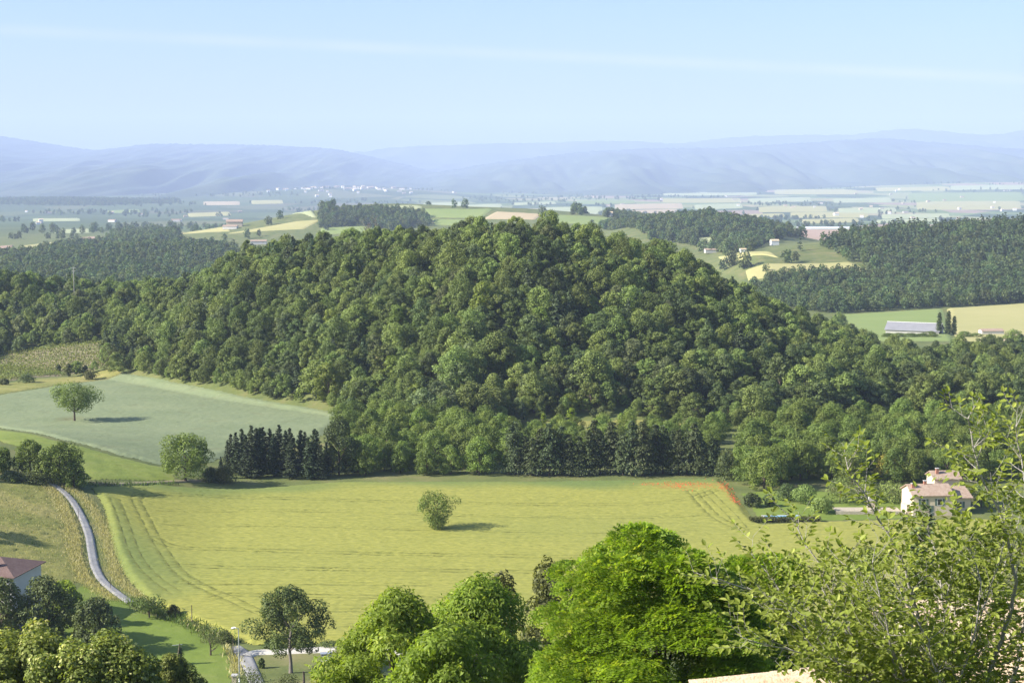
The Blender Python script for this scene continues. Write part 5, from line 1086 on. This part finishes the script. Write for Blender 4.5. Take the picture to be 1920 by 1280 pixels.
STEMS = [([(1735, 1275, 15.2), (1722, 1150, 15.0), (1690, 1045, 14.8), (1650, 975, 14.7), (1620, 925, 14.6), (1590, 880, 14.5)], .034),
         ([(1850, 1275, 15.3), (1895, 1150, 15.2), (1905, 1090, 15.1), (1885, 985, 15.0), (1845, 905, 14.9), (1825, 840, 14.8), (1815, 785, 14.8)], .034),
         ([(1650, 1275, 15.4), (1590, 1190, 15.2), (1500, 1140, 15.0), (1420, 1110, 14.8), (1345, 1085, 14.6)], .028),
         ([(1680, 1270, 15.8), (1620, 1160, 15.9), (1560, 1090, 16.0), (1510, 1020, 16.1), (1480, 965, 16.2)], .026),
         ([(1760, 1270, 15.6), (1770, 1150, 15.7), (1760, 1050, 15.8), (1740, 990, 15.9)], .03),
         ([(1900, 1275, 15.9), (1935, 1100, 16.0), (1925, 960, 16.0), (1915, 860, 16.1), (1905, 800, 16.1)], .03),
         ([(1640, 1280, 14.6), (1560, 1240, 14.4), (1470, 1215, 14.2), (1400, 1200, 14.0)], .022),
         ([(1700, 1280, 14.5), (1660, 1180, 14.3), (1620, 1110, 14.2), (1585, 1060, 14.1)], .024),
         ([(1800, 1280, 14.4), (1830, 1180, 14.3), (1840, 1090, 14.2), (1815, 1020, 14.2)], .026),
         ([(1760, 1280, 14.2), (1740, 1200, 14.0), (1700, 1130, 13.9), (1675, 1080, 13.9)], .022),
         ([(1860, 1280, 16.3), (1850, 1150, 16.4), (1800, 1060, 16.5), (1790, 1000, 16.6)], .026),
         ([(1560, 1285, 14.8), (1510, 1190, 14.8), (1450, 1090, 14.9), (1410, 1040, 15.0)], .02)]
for i in range(15):
    tx = 1420 + 35 * i + es.uniform(-25, 25); ty = es.uniform(1040, 1150) if tx < 1800 else es.uniform(930, 1080); Yt = es.uniform(13.8, 17.2)
    STEMS.append(([(tx * .45 + 1725 * .55, 1285, (Yt + 15.2) / 2), (tx * .75 + 1725 * .25, (ty + 1290) / 2 - 20, Yt), (tx, ty, Yt)], es.uniform(.016, .024)))
for st, rad in STEMS:
    q = [Vector(PT(*s_)) for s_ in st]; q = [B0 + Vector((0, 0, .2)), B0.lerp(q[0], .55) + Vector((0, 0, .35))] + q
    ln = []; 
    for i in range(len(q) - 1):
        m_ = max(2, int((q[i + 1] - q[i]).length / .13))
        ln += [q[i].lerp(q[i + 1], j / m_) + Vector((el.r.uniform(-.012, .012), el.r.uniform(-.012, .012), 0)) for j in range(m_)]
    ln.append(q[-1]); n_ = len(ln)
    el.w.tube(ln, [max(rad * (1.5 - 1.35 * i / n_), .004) for i in range(n_)], 7)
    el.fill(ln, rad * .5, 0, .074, start=.34)
el.w.tube([B0 + Vector((0, 0, -.5)), B0 + Vector((.02, 0, .1)), B0 + Vector((.03, 0, .6))], [.16, .13, .09], 10)
el.build('elm_tree', 'close leafy elm with pale twigs filling the lower right corner', M['elm'], tuple(B0))
# ---- tiled roof at the bottom edge
r0 = PT(1308, 1277, 20.6); th_ = empty('tiled_house', (r0[0], r0[1], float(H(r0[0], r0[1])))); hz0 = r0[2] - th_.location.z
tag(th_, 'old house with sunbleached canal tile roof at the bottom edge under the elm', 'house')
pit = R(6.5); wl = MB(); wl.box(.12, 5.2, -3.0, -.12, -1.5, hz0 - .22); wl.build('wall', M['stone'], th_)
mb = MB(); a = [(-.1, 0, hz0 - .14), (-.1, -3.2, hz0 - .14), (5.4, -3.2, hz0 - .14 + 5.5 * math.tan(pit)), (5.4, 0, hz0 - .14 + 5.5 * math.tan(pit))]; b = [(p[0], p[1], p[2] + .07) for p in a]
mb.quad(*a); mb.quad(*b[::-1])
for i in range(4): mb.quad(a[i], b[i], b[(i + 1) % 4], a[(i + 1) % 4])
rfm = mb.build('roof', M['wood'], th_)
mb = MB(); n = 7; Lr = .42
for i in range(n):
    a0 = math.pi * i / n; a1 = math.pi * (i + 1) / n
    for (ra, rb2, z_) in ((.105, .085, 0), ):
        p = lambda an, rr, xx: (xx, -math.cos(an) * rr, math.sin(an) * rr * .8)
        mb.quad(p(a0, .105, 0), p(a1, .105, 0), p(a1, .085, Lr), p(a0, .085, Lr)); mb.quad(p(a1, .09, 0), p(a0, .09, 0), p(a0, .07, Lr), p(a1, .07, Lr)); mb.quad(p(a0, .09, 0), p(a1, .09, 0), p(a1, .105, 0), p(a0, .105, 0))
tile = mb.mesh('tile', M['tile'])
mb2 = MB(); mb2.v = [(x, y, -z + .05) for x, y, z in mb.v]; mb2.f = [tuple(reversed(f)) for f in mb.f]; mb2.m = mb.m; tileu = mb2.mesh('channel_tile', M['tile'])
rt = random.Random(2)
for j in range(11):
    for i in range(13):
        x = -.12 + i * .36; o = link('tile', tile, rfm, (x, -.1 - j * .225 + rt.uniform(-.008, .008), hz0 - .03 + x * math.tan(pit) + rt.uniform(0, .012))); o.rotation_euler = (0, -pit - R(1.2), rt.uniform(-.03, .03))
        o = link('channel_tile', tileu, rfm, (x + .05, -.2125 - j * .225, hz0 - .065 + x * math.tan(pit))); o.rotation_euler = (0, -pit - R(1.2), 0)
# ---- pale stone house glimpsed through the elm
x = (1830 - 960) / F * 24; Y_ = 24; sh = empty('stone_house', (x, Y_, float(H(x, Y_))), R(6)); tag(sh, 'pale stone house glimpsed through the elm at lower right', 'house')
hw = PT(1850, 1285, 24)[2] - sh.location.z
mb = MB(); gable_mesh(mb, 0, 6, 0, 4, hw, .7); mb.build('wall', M['stone'], sh); mb = MB(); roof_slabs(mb, 0, 6, 0, 4, hw, .7, .25, .12); mb.build('roof', M['tile'], sh); window(sh, 1.2, hw - 1.9, .8, 1.1); window(sh, 4.2, hw - 1.9, .8, 1.1)
# ================================================================== HAZE
mb = MB(); mb.box(-20000, 20000, -300, 27000, -190, 900)
hz = mb.build('haze', None) if False else link('haze', mb.mesh('haze'))
m, t, ns, L = newmat('haze_air')
pv = N(ns, 'ShaderNodeVolumePrincipled'); pv.inputs['Color'].default_value = HAZE_COL; pv.inputs['Density'].default_value = HAZE_DENSITY; pv.inputs['Anisotropy'].default_value = 0.0
o_ = N(ns, 'ShaderNodeOutputMaterial'); L.new(pv.outputs[0], o_.inputs['Volume'])
hz.data.materials.append(m); tag(hz, 'pale blue summer haze filling the valley air', 'haze', kind='stuff')
